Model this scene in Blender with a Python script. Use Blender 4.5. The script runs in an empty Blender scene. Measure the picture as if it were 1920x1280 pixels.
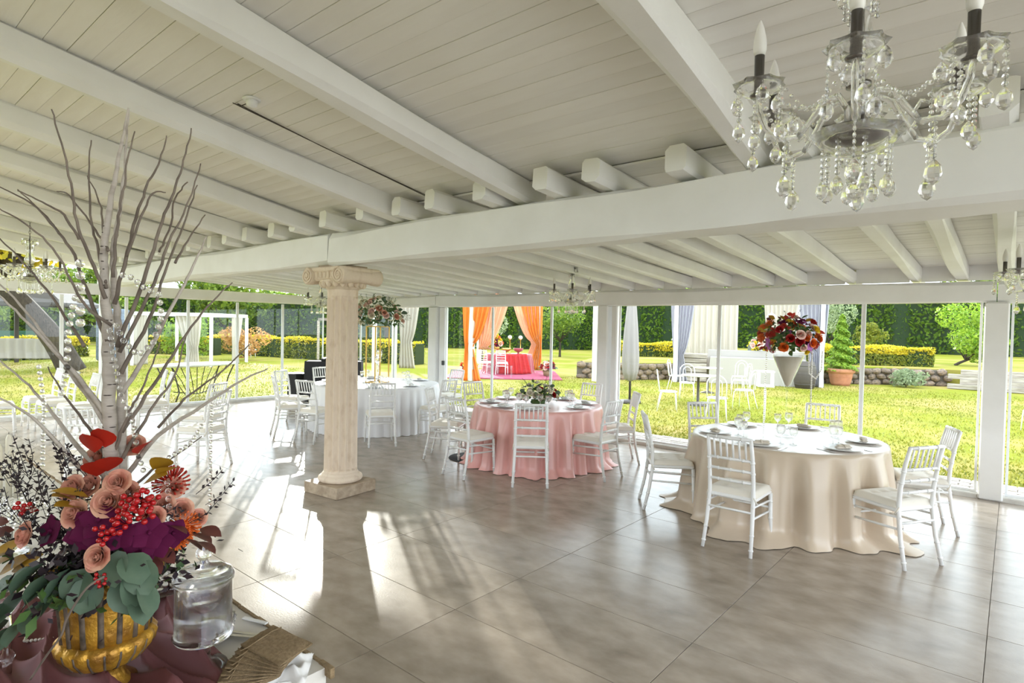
import bpy, math, random
import numpy as np
from mathutils import Vector, Matrix
random.seed(7); RNG = np.random.default_rng(7)
SC = bpy.context.scene; COL = SC.collection
PI = math.pi
# ------------------------------------------------------------------ camera
cam_d = bpy.data.cameras.new('camera'); cam = bpy.data.objects.new('camera', cam_d); COL.objects.link(cam)
cam_d.sensor_width = 36.0; cam_d.lens = 36.0 * 1110.0 / 1920.0; cam_d.clip_start = 0.05; cam_d.clip_end = 400
CR = Vector((0.76219, 0.64704, 0.01999)); CU = Vector((-0.03030, 0.00481, 0.99953)); CF = Vector((-0.64664, 0.76244, -0.02327))
cam.matrix_world = Matrix(((CR.x, CU.x, -CF.x, 0), (CR.y, CU.y, -CF.y, 0), (CR.z, CU.z, -CF.z, 1.762), (0, 0, 0, 1)))
SC.camera = cam
# ------------------------------------------------------------------ sky, sun, exposure
w = bpy.data.worlds.new('sky'); SC.world = w; w.use_nodes = True
bg = w.node_tree.nodes['Background']; bg.inputs[0].default_value = (0.84, 0.915, 1.0, 1); bg.inputs[1].default_value = 1.5
sd = bpy.data.lights.new('sun', 'SUN'); sd.energy = 2.9; sd.angle = 0.011; sd.color = (1.0, 0.95, 0.88)
sun = bpy.data.objects.new('sun', sd); COL.objects.link(sun)
sun.rotation_euler = Vector((0.845, -0.535, -0.191)).to_track_quat('-Z', 'Y').to_euler(); sun.location = (-20, 15, 12)
VS = SC.view_settings; VS.view_transform = 'Standard'; VS.look = 'None'; VS.gamma = 1.0; VS.use_curve_mapping = False; VS.exposure = 1.82
SC.cycles.max_bounces = 10; SC.cycles.transparent_max_bounces = 24; SC.cycles.transmission_bounces = 8; SC.cycles.sample_clamp_indirect = 6.0
SC.cycles.caustics_refractive = False; SC.cycles.caustics_reflective = False
# ------------------------------------------------------------------ materials
MATS = {}
def newmat(name):
    m = bpy.data.materials.new(name); m.use_nodes = True; MATS[name] = m
    nt = m.node_tree; return m, nt, nt.nodes['Principled BSDF']
def mat(name, col, rough=0.6, metal=0.0, spec=0.5, col2=None, scale=8.0, bump=0.0, bscale=30.0, rnd=0.0, trans=0.0, sheen=0.0, detail=4.0, stretch=None, lo=0.35, hi=0.65):
    """principled material; col2 mixed in by noise, bump by finer noise, rnd = per object value variation"""
    m, nt, b = newmat(name); N = nt.nodes; L = nt.links
    b.inputs['Roughness'].default_value = rough; b.inputs['Metallic'].default_value = metal
    b.inputs['Specular IOR Level'].default_value = spec; b.inputs['Base Color'].default_value = (*col, 1)
    if sheen: b.inputs['Sheen Weight'].default_value = sheen
    if trans:
        b.inputs['Transmission Weight'].default_value = trans
    src = None
    tc = N.new('ShaderNodeTexCoord'); co = tc.outputs['Object']
    if stretch:
        mp = N.new('ShaderNodeMapping'); mp.inputs['Scale'].default_value = stretch; L.new(co, mp.inputs['Vector']); co = mp.outputs['Vector']
    if col2:
        n = N.new('ShaderNodeTexNoise'); n.inputs['Scale'].default_value = scale; n.inputs['Detail'].default_value = detail; L.new(co, n.inputs['Vector'])
        r = N.new('ShaderNodeValToRGB'); r.color_ramp.elements[0].position = lo; r.color_ramp.elements[1].position = hi
        r.color_ramp.elements[0].color = (*col, 1); r.color_ramp.elements[1].color = (*col2, 1)
        L.new(n.outputs['Fac'], r.inputs['Fac']); src = r.outputs['Color']
    if rnd:
        oi = N.new('ShaderNodeObjectInfo'); hs = N.new('ShaderNodeHueSaturation')
        mr = N.new('ShaderNodeMapRange'); mr.inputs['To Min'].default_value = 1 - rnd; mr.inputs['To Max'].default_value = 1 + rnd
        L.new(oi.outputs['Random'], mr.inputs['Value']); L.new(mr.outputs['Result'], hs.inputs['Value'])
        if src: L.new(src, hs.inputs['Color'])
        else: hs.inputs['Color'].default_value = (*col, 1)
        src = hs.outputs['Color']
    if src: L.new(src, b.inputs['Base Color'])
    if bump:
        n2 = N.new('ShaderNodeTexNoise'); n2.inputs['Scale'].default_value = bscale; n2.inputs['Detail'].default_value = 5; L.new(co, n2.inputs['Vector'])
        bp = N.new('ShaderNodeBump'); bp.inputs['Strength'].default_value = bump; bp.inputs['Distance'].default_value = 0.01
        L.new(n2.outputs['Fac'], bp.inputs['Height']); L.new(bp.outputs['Normal'], b.inputs['Normal'])
    return m
def glassmat(name, tint=(0.93, 0.97, 0.96), ior=1.5, refl=1.0):
    """thin sheet glass: clear transmission plus a fresnel mirror"""
    m, nt, b = newmat(name); N = nt.nodes; L = nt.links; N.remove(b)
    out = N['Material Output']; tr = N.new('ShaderNodeBsdfTransparent'); tr.inputs[0].default_value = (*tint, 1)
    gl = N.new('ShaderNodeBsdfGlossy'); gl.inputs['Roughness'].default_value = 0.0; gl.inputs['Color'].default_value = (refl, refl, refl, 1)
    lw_ = N.new('ShaderNodeLayerWeight'); pw = N.new('ShaderNodeMath'); pw.operation = 'POWER'; pw.inputs[1].default_value = 5.0; L.new(lw_.outputs['Facing'], pw.inputs[0])
    f0 = ((ior - 1) / (ior + 1)) ** 2; fr = N.new('ShaderNodeMath'); fr.operation = 'MULTIPLY_ADD'; fr.inputs[1].default_value = 1 - f0; fr.inputs[2].default_value = f0; L.new(pw.outputs[0], fr.inputs[0])
    mx = N.new('ShaderNodeMixShader'); L.new(fr.outputs[0], mx.inputs[0]); L.new(tr.outputs[0], mx.inputs[1]); L.new(gl.outputs[0], mx.inputs[2]); L.new(mx.outputs[0], out.inputs['Surface'])
    return m
def crystalmat(name, rough=0.0, ior=1.5, tint=(1, 1, 1), clear=0.18):
    m, nt, b = newmat(name); N = nt.nodes; L = nt.links; N.remove(b)
    g = N.new('ShaderNodeBsdfGlass'); g.inputs['IOR'].default_value = ior; g.inputs['Roughness'].default_value = rough; g.inputs['Color'].default_value = (*tint, 1)
    tr = N.new('ShaderNodeBsdfTransparent'); mx = N.new('ShaderNodeMixShader'); mx.inputs[0].default_value = clear
    L.new(g.outputs[0], mx.inputs[1]); L.new(tr.outputs[0], mx.inputs[2]); L.new(mx.outputs[0], N['Material Output'].inputs['Surface'])
    return m
def leafmat(name, col, col2, rough=0.5, tl=0.45, scale=3.0):
    m, nt, b = newmat(name); N = nt.nodes; L = nt.links
    ge = N.new('ShaderNodeNewGeometry'); wn = N.new('ShaderNodeTexWhiteNoise'); wn.noise_dimensions = '1D'; L.new(ge.outputs['Random Per Island'], wn.inputs['W'])
    r = N.new('ShaderNodeValToRGB'); r.color_ramp.elements[0].color = (*col, 1); r.color_ramp.elements[1].color = (*col2, 1); L.new(wn.outputs['Value'], r.inputs['Fac'])
    L.new(r.outputs['Color'], b.inputs['Base Color']); b.inputs['Roughness'].default_value = rough; b.inputs['Specular IOR Level'].default_value = 0.3
    t = N.new('ShaderNodeBsdfTranslucent'); L.new(r.outputs['Color'], t.inputs['Color']); mx = N.new('ShaderNodeMixShader'); mx.inputs[0].default_value = tl
    L.new(b.outputs[0], mx.inputs[1]); L.new(t.outputs[0], mx.inputs[2]); L.new(mx.outputs[0], N['Material Output'].inputs['Surface'])
    return m
def sheermat(name, col, tl=0.5, alpha=0.0, rough=0.7):
    """cloth that lets light through"""
    m, nt, b = newmat(name); N = nt.nodes; L = nt.links
    b.inputs['Base Color'].default_value = (*col, 1); b.inputs['Roughness'].default_value = rough
    t = N.new('ShaderNodeBsdfTranslucent'); t.inputs['Color'].default_value = (*col, 1); mx = N.new('ShaderNodeMixShader'); mx.inputs[0].default_value = tl
    L.new(b.outputs[0], mx.inputs[1]); L.new(t.outputs[0], mx.inputs[2]); last = mx.outputs[0]
    if alpha:
        tr = N.new('ShaderNodeBsdfTransparent'); m2 = N.new('ShaderNodeMixShader'); m2.inputs[0].default_value = alpha
        L.new(last, m2.inputs[1]); L.new(tr.outputs[0], m2.inputs[2]); last = m2.outputs[0]
    L.new(last, N['Material Output'].inputs['Surface']); return m
WP = mat('white_painted_timber', (0.86, 0.86, 0.855), 0.55, col2=(0.80, 0.795, 0.78), scale=2.2, bump=0.12, bscale=22, stretch=(1, 1, 1))
WB = mat('white_painted_board', (0.87, 0.86, 0.84), 0.6, col2=(0.79, 0.77, 0.735), scale=3.0, bump=0.1, bscale=30, rnd=0.03, stretch=(0.25, 2, 2))
PVC = mat('white_profile', (0.85, 0.86, 0.87), 0.3)
TILE = mat('stone_tile', (0.45, 0.385, 0.32), 0.23, spec=0.36, col2=(0.26, 0.213, 0.168), scale=3.6, bump=0.05, bscale=60, rnd=0.05, detail=9.0, lo=0.3, hi=0.72, stretch=(1, 1.6, 1))
GROUT = mat('grout', (0.16, 0.13, 0.11), 0.9)
KERB = mat('kerb_stone', (0.72, 0.70, 0.66), 0.6, col2=(0.6, 0.58, 0.54), scale=6)
TRAV = mat('travertine', (0.74, 0.62, 0.49), 0.7, col2=(0.50, 0.36, 0.24), scale=16, bump=0.4, bscale=70, lo=0.52, hi=0.95, stretch=(1, 1, .45), detail=8)
TRAVB = mat('travertine_plinth', (0.50, 0.40, 0.29), 0.6, col2=(0.34, 0.26, 0.18), scale=14, bump=0.4, bscale=60, detail=8)
CHAIR = mat('white_chair_paint', (0.86, 0.86, 0.85), 0.32)
CUSH = mat('ivory_cushion', (0.80, 0.755, 0.67), 0.85, sheen=0.3, bump=0.15, bscale=200)
METW = mat('white_metal', (0.85, 0.85, 0.85), 0.35)
LAWN = mat('lawn', (0.19, 0.205, 0.014), 0.9, col2=(0.33, 0.26, 0.08), scale=0.35, bump=0.8, bscale=25, detail=10, lo=0.42, hi=0.66, spec=0.1)
GLASS = glassmat('sheet_glass', (0.95, 0.975, 0.965), 1.28)
TGLASS = glassmat('table_glass', (0.96, 0.97, 0.97), 1.45)
CRYS = crystalmat('crystal', 0.0, 1.5)
STEMW = crystalmat('stemware', 0.0, 1.45, (1, 1, 1), 0.5)
CHROME = mat('dark_chrome', (0.20, 0.19, 0.18), 0.25, metal=1.0)
SILVER = mat('silver', (0.75, 0.75, 0.76), 0.2, metal=1.0)
GOLD = mat('brushed_gold', (0.62, 0.40, 0.13), 0.35, metal=1.0)
BULB = mat('frosted_bulb', (0.86, 0.84, 0.80), 0.35)
BLACK = mat('black_plastic', (0.02, 0.02, 0.022), 0.45)
BLKCLOTH = mat('black_cloth', (0.025, 0.025, 0.03), 0.8)
IRON = mat('dark_iron', (0.06, 0.05, 0.045), 0.6)
PINK = mat('pink_satin', (0.80, 0.42, 0.38), 0.30, sheen=0.3, spec=0.6)
BEIGE = mat('champagne_satin', (0.60, 0.49, 0.37), 0.30, sheen=0.3, spec=0.6)
WHITEC = mat('white_cotton', (0.84, 0.84, 0.86), 0.75, sheen=0.2)
CHINA = mat('white_china', (0.88, 0.88, 0.88), 0.3)
NAPK = mat('beige_napkin', (0.72, 0.65, 0.56), 0.85)
NAPW = mat('white_napkin', (0.85, 0.84, 0.83), 0.85)
BIRCH = mat('birch_bark', (0.52, 0.465, 0.41), 0.75, col2=(0.28, 0.23, 0.19), scale=5, stretch=(1, 1, 6), bump=0.3, bscale=60, lo=0.5, hi=0.75)
BARKMARK = mat('bark_mark', (0.09, 0.07, 0.06), 0.8)
TWIG = mat('grey_twig', (0.23, 0.185, 0.15), 0.8, col2=(0.14, 0.11, 0.09), scale=14)
GOLDURN = mat('aged_gold', (0.66, 0.36, 0.045), 0.38, metal=0.55, col2=(0.26, 0.12, 0.02), scale=16, bump=0.5, bscale=70)
URNDARK = mat('urn_dark', (0.045, 0.032, 0.022), 0.6, col2=(0.16, 0.12, 0.09), scale=40)
MAUVE = mat('mauve_voile', (0.17, 0.062, 0.066), 0.6, col2=(0.22, 0.09, 0.093), scale=3, spec=0.2)
JUTE = mat('jute', (0.36, 0.26, 0.15), 0.95, col2=(0.25, 0.175, 0.095), scale=90, bump=0.6, bscale=350)
TABLEW = mat('ivory_tablecloth', (0.70, 0.67, 0.62), 0.7)
WAX = mat('ivory_wax', (0.85, 0.80, 0.66), 0.45)
ALMOND = mat('sugared_almond', (0.82, 0.79, 0.73), 0.4)
ROSEP = mat('blush_rose', (0.66, 0.27, 0.20), 0.6, col2=(0.74, 0.42, 0.29), scale=20)
ROSEW = mat('cream_rose', (0.88, 0.82, 0.66), 0.6)
ROSEPW = mat('pale_pink_rose', (0.88, 0.62, 0.55), 0.6)
ROSER = mat('deep_red_flower', (0.42, 0.012, 0.015), 0.55)
SCARLET = mat('scarlet_petal', (0.45, 0.02, 0.008), 0.5)
ORANGEF = mat('orange_petal', (0.80, 0.16, 0.02), 0.5)
YELLF = mat('yellow_flower', (0.85, 0.62, 0.04), 0.55)
PLUM = mat('plum_petal', (0.10, 0.008, 0.045), 0.85, spec=0.15)
VIOLET = mat('violet_orchid', (0.42, 0.12, 0.42), 0.5)
BERRY = mat('red_berry', (0.45, 0.012, 0.015), 0.2)
EUC = mat('eucalyptus_leaf', (0.07, 0.125, 0.08), 0.55, col2=(0.12, 0.175, 0.115), scale=15)
GREENL = mat('dark_green_leaf', (0.045, 0.11, 0.025), 0.45, col2=(0.09, 0.17, 0.04), scale=12)
YLEAF = mat('mustard_leaf', (0.50, 0.28, 0.02), 0.5, col2=(0.34, 0.20, 0.02), scale=12)
BURG = mat('burgundy_leaf', (0.10, 0.025, 0.025), 0.5, col2=(0.20, 0.06, 0.03), scale=12)
DARKSP = mat('dark_sprig', (0.02, 0.010, 0.016), 0.6)
PEARL = mat('pearl', (0.86, 0.83, 0.78), 0.15)
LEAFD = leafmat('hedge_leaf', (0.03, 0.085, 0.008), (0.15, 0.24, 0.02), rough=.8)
LEAFT = leafmat('hedge_top_leaf', (0.14, 0.28, 0.02), (0.34, 0.46, 0.05))  # lighter green; on the tall hedges it paints in their sunlit tops
LEAFY = leafmat('golden_privet_leaf', (0.50, 0.42, 0.02), (0.72, 0.56, 0.04))
LEAFYG = leafmat('privet_leaf', (0.10, 0.15, 0.02), (0.32, 0.32, 0.04))
LEAFO = leafmat('olive_leaf', (0.20, 0.26, 0.14), (0.36, 0.42, 0.24))
LEAFG = leafmat('tree_leaf', (0.05, 0.11, 0.015), (0.24, 0.33, 0.04))
LEAFA = leafmat('autumn_leaf', (0.32, 0.30, 0.02), (0.62, 0.46, 0.03))
LEAFR = leafmat('rust_leaf', (0.36, 0.17, 0.05), (0.55, 0.33, 0.12))
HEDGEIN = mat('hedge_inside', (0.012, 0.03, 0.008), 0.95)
BARK = mat('tree_bark', (0.028, 0.02, 0.014), 0.95, col2=(0.06, 0.045, 0.032), scale=9, stretch=(3, 3, 0.5), bump=0.6, bscale=20)
STONE = mat('wall_stone', (0.25, 0.17, 0.115), 0.85, col2=(0.14, 0.11, 0.09), scale=5, rnd=0.25, bump=0.6, bscale=20)
MORTAR = mat('wall_mortar', (0.12, 0.10, 0.085), 0.95)
SLEEP = mat('weathered_sleeper', (0.46, 0.41, 0.36), 0.85, col2=(0.26, 0.22, 0.18), scale=4, stretch=(0.5, 5, 5), rnd=0.1, bump=0.4, bscale=20)
TERRA = mat('terracotta', (0.55, 0.24, 0.14), 0.8, col2=(0.45, 0.19, 0.11), scale=6)
PAVER = mat('path_paver', (0.50, 0.44, 0.39), 0.85, col2=(0.38, 0.33, 0.29), scale=8, rnd=0.12, bump=0.3, bscale=60)
CURT = sheermat('white_curtain', (0.62, 0.58, 0.52), 0.4)
CURTL = sheermat('lilac_white_curtain', (0.50, 0.49, 0.56), 0.35)
ORG = sheermat('orange_drape', (0.86, 0.36, 0.06), 0.5)
PEACH = sheermat('peach_drape', (0.86, 0.56, 0.40), 0.5)
REDT = sheermat('red_tulle', (0.62, 0.02, 0.03), 0.4)
CRIM = mat('crimson_cloth', (0.30, 0.02, 0.045), 0.6, sheen=0.3)
MAGR = mat('magenta_rug', (0.30, 0.04, 0.09), 0.9)
PARAS = mat('grey_parasol_cloth', (0.30, 0.27, 0.265), 0.8)
GREYC = mat('grey_linen', (0.40, 0.37, 0.34), 0.85)
PERGW = mat('weathered_white_post', (0.66, 0.65, 0.60), 0.7, col2=(0.52, 0.50, 0.46), scale=5, stretch=(3, 3, .4))
DARKROOF = mat('dark_canvas', (0.10, 0.085, 0.07), 0.8)
GREENF = mat('green_netting', (0.02, 0.085, 0.05), 0.8)
BLUEST = mat('blue_grey_stone', (0.20, 0.26, 0.36), 0.8, col2=(0.10, 0.12, 0.17), scale=10)
LAVB = mat('lavender_cloth', (0.36, 0.37, 0.58), 0.7)
BARREL = mat('dark_oak', (0.07, 0.055, 0.05), 0.6)
CLEARP = glassmat('clear_acrylic', (0.90, 0.93, 0.95), 1.49)
# ------------------------------------------------------------------ mesh helpers
class MB:
    def __init__(s): s.v = []; s.f = []; s.m = []; s.sm = []
    def add(s, v, f, mi=0, smooth=False):
        o = len(s.v); s.v.extend([tuple(p) for p in v]); s.f.extend([tuple(i + o for i in q) for q in f]); s.m.extend([mi] * len(f)); s.sm.extend([smooth] * len(f)); return s
    def box(s, c, d, rz=0.0, mi=0, bev=0.0, M=None):
        hx, hy, hz = d[0] / 2, d[1] / 2, d[2] / 2
        if bev > 0:
            b = min(bev, hx * .9, hy * .9, hz * .9); pr = [(-hx + b, -hy), (hx - b, -hy), (hx, -hy + b), (hx, hy - b), (hx - b, hy), (-hx + b, hy), (-hx, hy - b), (-hx, -hy + b)]
            inn = [(x * (hx - b) / hx, y * (hy - b) / hy) for x, y in pr]
            v = [(x, y, -hz) for x, y in inn] + [(x, y, -hz + b) for x, y in pr] + [(x, y, hz - b) for x, y in pr] + [(x, y, hz) for x, y in inn]
            f = [tuple(range(7, -1, -1)), tuple(range(24, 32))]
            for k in range(3):
                for i in range(8): j = (i + 1) % 8; f.append((k * 8 + i, k * 8 + j, k * 8 + 8 + j, k * 8 + 8 + i))
        else:
            v = [(x, y, z) for z in (-hz, hz) for x, y in ((-hx, -hy), (hx, -hy), (hx, hy), (-hx, hy))]
            f = [(3, 2, 1, 0), (4, 5, 6, 7), (0, 1, 5, 4), (1, 2, 6, 5), (2, 3, 7, 6), (3, 0, 4, 7)]
        ca, sa = math.cos(rz), math.sin(rz)
        v = [(c[0] + x * ca - y * sa, c[1] + x * sa + y * ca, c[2] + z) for x, y, z in v]
        if M is not None: v = [tuple(M @ Vector(p)) for p in v]
        return s.add(v, f, mi)
    def bar(s, p, q, wx, wz, mi=0, up=(0, 0, 1)):
        p = Vector(p); q = Vector(q); d = (q - p).normalized(); sd_ = d.cross(Vector(up))
        if sd_.length < 1e-4: sd_ = d.cross(Vector((0, 1, 0)))
        sd_.normalize(); u = sd_.cross(d)
        v = []
        for e in (p, q):
            for a, b in ((-1, -1), (1, -1), (1, 1), (-1, 1)): v.append(tuple(e + sd_ * (a * wx / 2) + u * (b * wz / 2)))
        return s.add(v, [(3, 2, 1, 0), (4, 5, 6, 7), (0, 1, 5, 4), (1, 2, 6, 5), (2, 3, 7, 6), (3, 0, 4, 7)], mi)
    def tube(s, pts, r, seg=8, mi=0, cap=True, closed=False, smooth=True):
        P = [Vector(p) for p in pts]; n = len(P); R = r if isinstance(r, (list, tuple)) else [r] * n
        v = []; f = []; nrm = None
        for i in range(n):
            if closed: t = P[(i + 1) % n] - P[i - 1]
            else: t = P[min(i + 1, n - 1)] - P[max(i - 1, 0)]
            if t.length < 1e-9: t = Vector((0, 0, 1))
            t.normalize()
            if nrm is None:
                a = Vector((0, 0, 1)) if abs(t.z) < .9 else Vector((1, 0, 0)); nrm = t.cross(a).normalized()
            else:
                nrm = nrm - t * nrm.dot(t)
                nrm = nrm.normalized() if nrm.length > 1e-6 else t.orthogonal().normalized()
            b = t.cross(nrm)
            for k in range(seg):
                a = 2 * PI * k / seg; v.append(tuple(P[i] + (nrm * math.cos(a) + b * math.sin(a)) * R[i]))
        m = n if closed else n - 1
        for i in range(m):
            for k in range(seg):
                a = i * seg + k; b_ = i * seg + (k + 1) % seg; c = ((i + 1) % n) * seg + (k + 1) % seg; d = ((i + 1) % n) * seg + k; f.append((a, b_, c, d))
        if cap and not closed: f.append(tuple(range(seg - 1, -1, -1))); f.append(tuple((n - 1) * seg + k for k in range(seg)))
        return s.add(v, f, mi, smooth)
    def lathe(s, prof, seg=24, c=(0, 0, 0), mi=0, smooth=True, mod=None, a0=0.0):
        v = []; f = []; n = len(prof)
        for i, (r, z) in enumerate(prof):
            for k in range(seg):
                a = a0 + 2 * PI * k / seg; rr = r * (mod(a, i) if mod else 1.0); v.append((c[0] + rr * math.cos(a), c[1] + rr * math.sin(a), c[2] + z))
        for i in range(n - 1):
            for k in range(seg): f.append((i * seg + k, i * seg + (k + 1) % seg, (i + 1) * seg + (k + 1) % seg, (i + 1) * seg + k))
        if prof[0][0] > 1e-5: f.append(tuple(range(seg - 1, -1, -1)))
        if prof[-1][0] > 1e-5: f.append(tuple((n - 1) * seg + k for k in range(seg)))
        return s.add(v, f, mi, smooth)
    def ball(s, c, r, seg=10, rings=6, mi=0, sc=(1, 1, 1), smooth=True):
        prof = [(max(1e-6, r * math.sin(PI * i / rings)), -r * math.cos(PI * i / rings)) for i in range(rings + 1)]
        o = len(s.v); s.lathe(prof, seg, (0, 0, 0), mi, smooth)
        for i in range(o, len(s.v)): x, y, z = s.v[i]; s.v[i] = (c[0] + x * sc[0], c[1] + y * sc[1], c[2] + z * sc[2])
        return s
    def grid(s, fn, nu, nv, mi=0, smooth=True, closeu=False):
        v = [tuple(fn(i / (nu if closeu else nu - 1), j / (nv - 1))) for j in range(nv) for i in range(nu)]; f = []
        for j in range(nv - 1):
            for i in range(nu if closeu else nu - 1): a = j * nu + i; b = j * nu + (i + 1) % nu; f.append((a, b, b + nu, a + nu))
        return s.add(v, f, mi, smooth)
    def prism(s, poly, z0, z1, mi=0):
        n = len(poly); v = [(x, y, z0) for x, y in poly] + [(x, y, z1) for x, y in poly]
        f = [tuple(range(n - 1, -1, -1)), tuple(range(n, 2 * n))] + [(i, (i + 1) % n, n + (i + 1) % n, n + i) for i in range(n)]
        return s.add(v, f, mi)
    def xf(s, M, start=0):
        for i in range(start, len(s.v)): s.v[i] = tuple(M @ Vector(s.v[i]))
        return s
    def mesh(s, name, mats):
        me = bpy.data.meshes.new(name); me.from_pydata(s.v, [], s.f)
        for m in (mats if isinstance(mats, (list, tuple)) else [mats]): me.materials.append(m)
        me.polygons.foreach_set('material_index', s.m); me.polygons.foreach_set('use_smooth', s.sm); me.update(); return me
    def build(s, name, mats, parent=None, loc=None, rz=0.0):
        return link(name, s.mesh(name, mats), parent, loc, rz)
def link(name, me, parent=None, loc=None, rz=0.0):
    o = bpy.data.objects.new(name, me); COL.objects.link(o)
    if parent is not None: o.parent = parent
    if loc is not None: o.location = loc
    if rz: o.rotation_euler = (0, 0, rz)
    return o
def tag(o, label=None, cat=None, group=None, kind=None):
    if label: o['label'] = label
    if cat: o['category'] = cat
    if group: o['group'] = group
    if kind: o['kind'] = kind
    return o
def empty(name, loc=(0, 0, 0), rz=0.0, label=None, cat=None, group=None, kind=None):
    o = bpy.data.objects.new(name, None); COL.objects.link(o); o.location = loc; o.rotation_euler = (0, 0, rz); o.empty_display_size = .1
    return tag(o, label, cat, group, kind)
def copy_tree(src, parent=None, loc=None, rz=None, label=None, group=None):
    c = src.copy(); COL.objects.link(c)
    if parent is not None: c.parent = parent
    if loc is not None: c.location = loc
    if rz is not None: c.rotation_euler = (0, 0, rz)
    if label: c['label'] = label
    if group: c['group'] = group
    for ch in list(src.children): copy_tree(ch, c)
    return c
def face_rz(f): return math.atan2(-f[0], f[1])
def leaves(n, pts, size, nrm=None, jit=0.8, fold=False, asp=0.55):
    """n small pointed leaf quads at pts (n,3); returns verts, faces"""
    d = RNG.normal(size=(n, 3)); d /= np.linalg.norm(d, axis=1)[:, None]
    if nrm is not None: d = d * jit + nrm; d /= np.linalg.norm(d, axis=1)[:, None]
    a = RNG.normal(size=(n, 3)); a -= d * np.sum(a * d, axis=1)[:, None]; a /= np.linalg.norm(a, axis=1)[:, None]; b = np.cross(d, a)
    sz = size * RNG.uniform(.6, 1.3, size=(n, 1))
    v = np.empty((n, 4, 3)); v[:, 0] = pts - a * sz; v[:, 1] = pts + b * sz * asp; v[:, 2] = pts + a * sz; v[:, 3] = pts - b * sz * asp
    return v.reshape(-1, 3), np.arange(n * 4).reshape(n, 4)
def leafmesh(name, parts, mats):
    """parts: list of (verts, faces, matindex)"""
    V = np.concatenate([p[0] for p in parts]); F = []; MI = []; o = 0
    for v, f, mi in parts: F.append(f + o); MI.append(np.full(len(f), mi)); o += len(v)
    F = np.concatenate(F); MI = np.concatenate(MI)
    me = bpy.data.meshes.new(name); me.vertices.add(len(V)); me.vertices.foreach_set('co', V.astype(np.float32).ravel())
    me.loops.add(F.size); me.loops.foreach_set('vertex_index', F.astype(np.int32).ravel())
    me.polygons.add(len(F)); me.polygons.foreach_set('loop_start', (np.arange(len(F)) * 4).astype(np.int32))
    for m in mats: me.materials.append(m)
    me.polygons.foreach_set('material_index', MI.astype(np.int32)); me.update(calc_edges=True); return me
# ------------------------------------------------------------------ floor
def zc(y): return 2.88 + 0.175 * (3.5 - y)          # underside of the upper boards
def zl(y): return 2.85 - 0.063 * (y - 3.55)         # underside of the lower boards
FX0, FX1, FY0, FY1 = -13.15, 3.73, -2.48, 8.22
floor = MB().box(((FX0 + FX1) / 2, (FY0 + FY1) / 2, -0.056), (FX1 - FX0, FY1 - FY0, 0.1)).build('floor', GROUT); tag(floor, kind='structure')
TX, TY = 1.268, 0.632
tm = {}
xs = [-0.07 + TX * k for k in range(-11, 4)]; ys = [1.944 + TY * k for k in range(-7, 11)]
for i in range(len(xs) - 1):
    for j in range(len(ys) - 1):
        x0, x1 = max(xs[i], FX0), min(xs[i + 1], FX1); y0, y1 = max(ys[j], FY0), min(ys[j + 1], FY1)
        if x1 - x0 < .05 or y1 - y0 < .05: continue
        k = (round(x1 - x0, 3), round(y1 - y0, 3))
        if k not in tm: tm[k] = MB().box((0, 0, -0.006), (k[0] - .0035, k[1] - .0035, 0.012), bev=.0012).mesh('tile', TILE)
        link('tile', tm[k], floor, ((x0 + x1) / 2, (y0 + y1) / 2, 0.0))
tag(MB().box((-4.7, 8.3, -0.01), (17.2, 0.17, 0.13), bev=.012).build('trim_1', KERB), kind='structure')
tag(MB().box((-13.1, 3.3, -0.01), (0.17, 11.6, 0.13), bev=.012).build('trim_2', KERB), kind='structure')
# ------------------------------------------------------------------ timber frame
def timber(name, p, q, wx, wz, seed, wob=0.010, nseg=48, mats=WP, kind='structure', parent=None, cham=0.03):
    """hewn timber between p and q: chamfered section with slowly wandering edges"""
    rs = np.random.default_rng(seed); P = Vector(p); Q = Vector(q); d = (Q - P); L = d.length; d.normalize()
    sd_ = d.cross(Vector((0, 0, 1))).normalized(); u = sd_.cross(d)
    sec = [(-1, -1, 1, 0), (-1, -1, 0, 1), (-1, 1, 0, -1), (-1, 1, 1, 0), (1, 1, -1, 0), (1, 1, 0, -1), (1, -1, 0, 1), (1, -1, -1, 0)]
    ph = rs.uniform(0, 6.28, (8, 3)); am = rs.uniform(.4, 1, (8, 3)); fr = [1.1, 2.3, 4.7]
    v = []; f = []
    for i in range(nseg + 1):
        t = i / nseg; c = P + d * (L * t)
        for k, (a, b, ca, cb) in enumerate(sec):
            wv = sum(am[k][j] * math.sin(fr[j] * L * t * .8 + ph[k][j]) / (j + 1) for j in range(3)) * wob
            ch = cham * (1 + .6 * math.sin(1.7 * L * t + ph[k // 2][0]))
            v.append(tuple(c + sd_ * (a * wx / 2 + ca * ch + wv * .5) + u * (b * wz / 2 + cb * ch + wv)))
    for i in range(nseg):
        for k in range(8): f.append((i * 8 + k, i * 8 + (k + 1) % 8, i * 8 + 8 + (k + 1) % 8, i * 8 + 8 + k))
    f.append(tuple(range(7, -1, -1))); f.append(tuple(nseg * 8 + k for k in range(8)))
    o = MB().add(v, f).build(name, mats, parent)
    if kind and parent is None: tag(o, kind=kind)
    return o
tag(timber('beam_main', (-13.1, 3.55, 2.53), (-5.42, 3.55, 2.53), .25, .32, 1, .006), 'long white painted main beam running left of the stone column', 'beam')
tag(timber('beam_main', (-5.40, 3.55, 2.53), (3.6, 3.55, 2.53), .26, .335, 2, .017, 64), 'hewn white main beam crossing the frame right of the stone column', 'beam')
tag(timber('beam_header', (-13.15, 8.30, 2.27), (-9.05, 8.30, 2.27), .16, .235, 3, .003, 20), 'white header beam behind the stone column over the far glass', 'beam')
tag(timber('beam_header', (-9.04, 8.30, 2.268), (-0.16, 8.30, 2.255), .16, .235, 4, .004, 40), 'white header beam over the glass between the two outer posts', 'beam')
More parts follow.
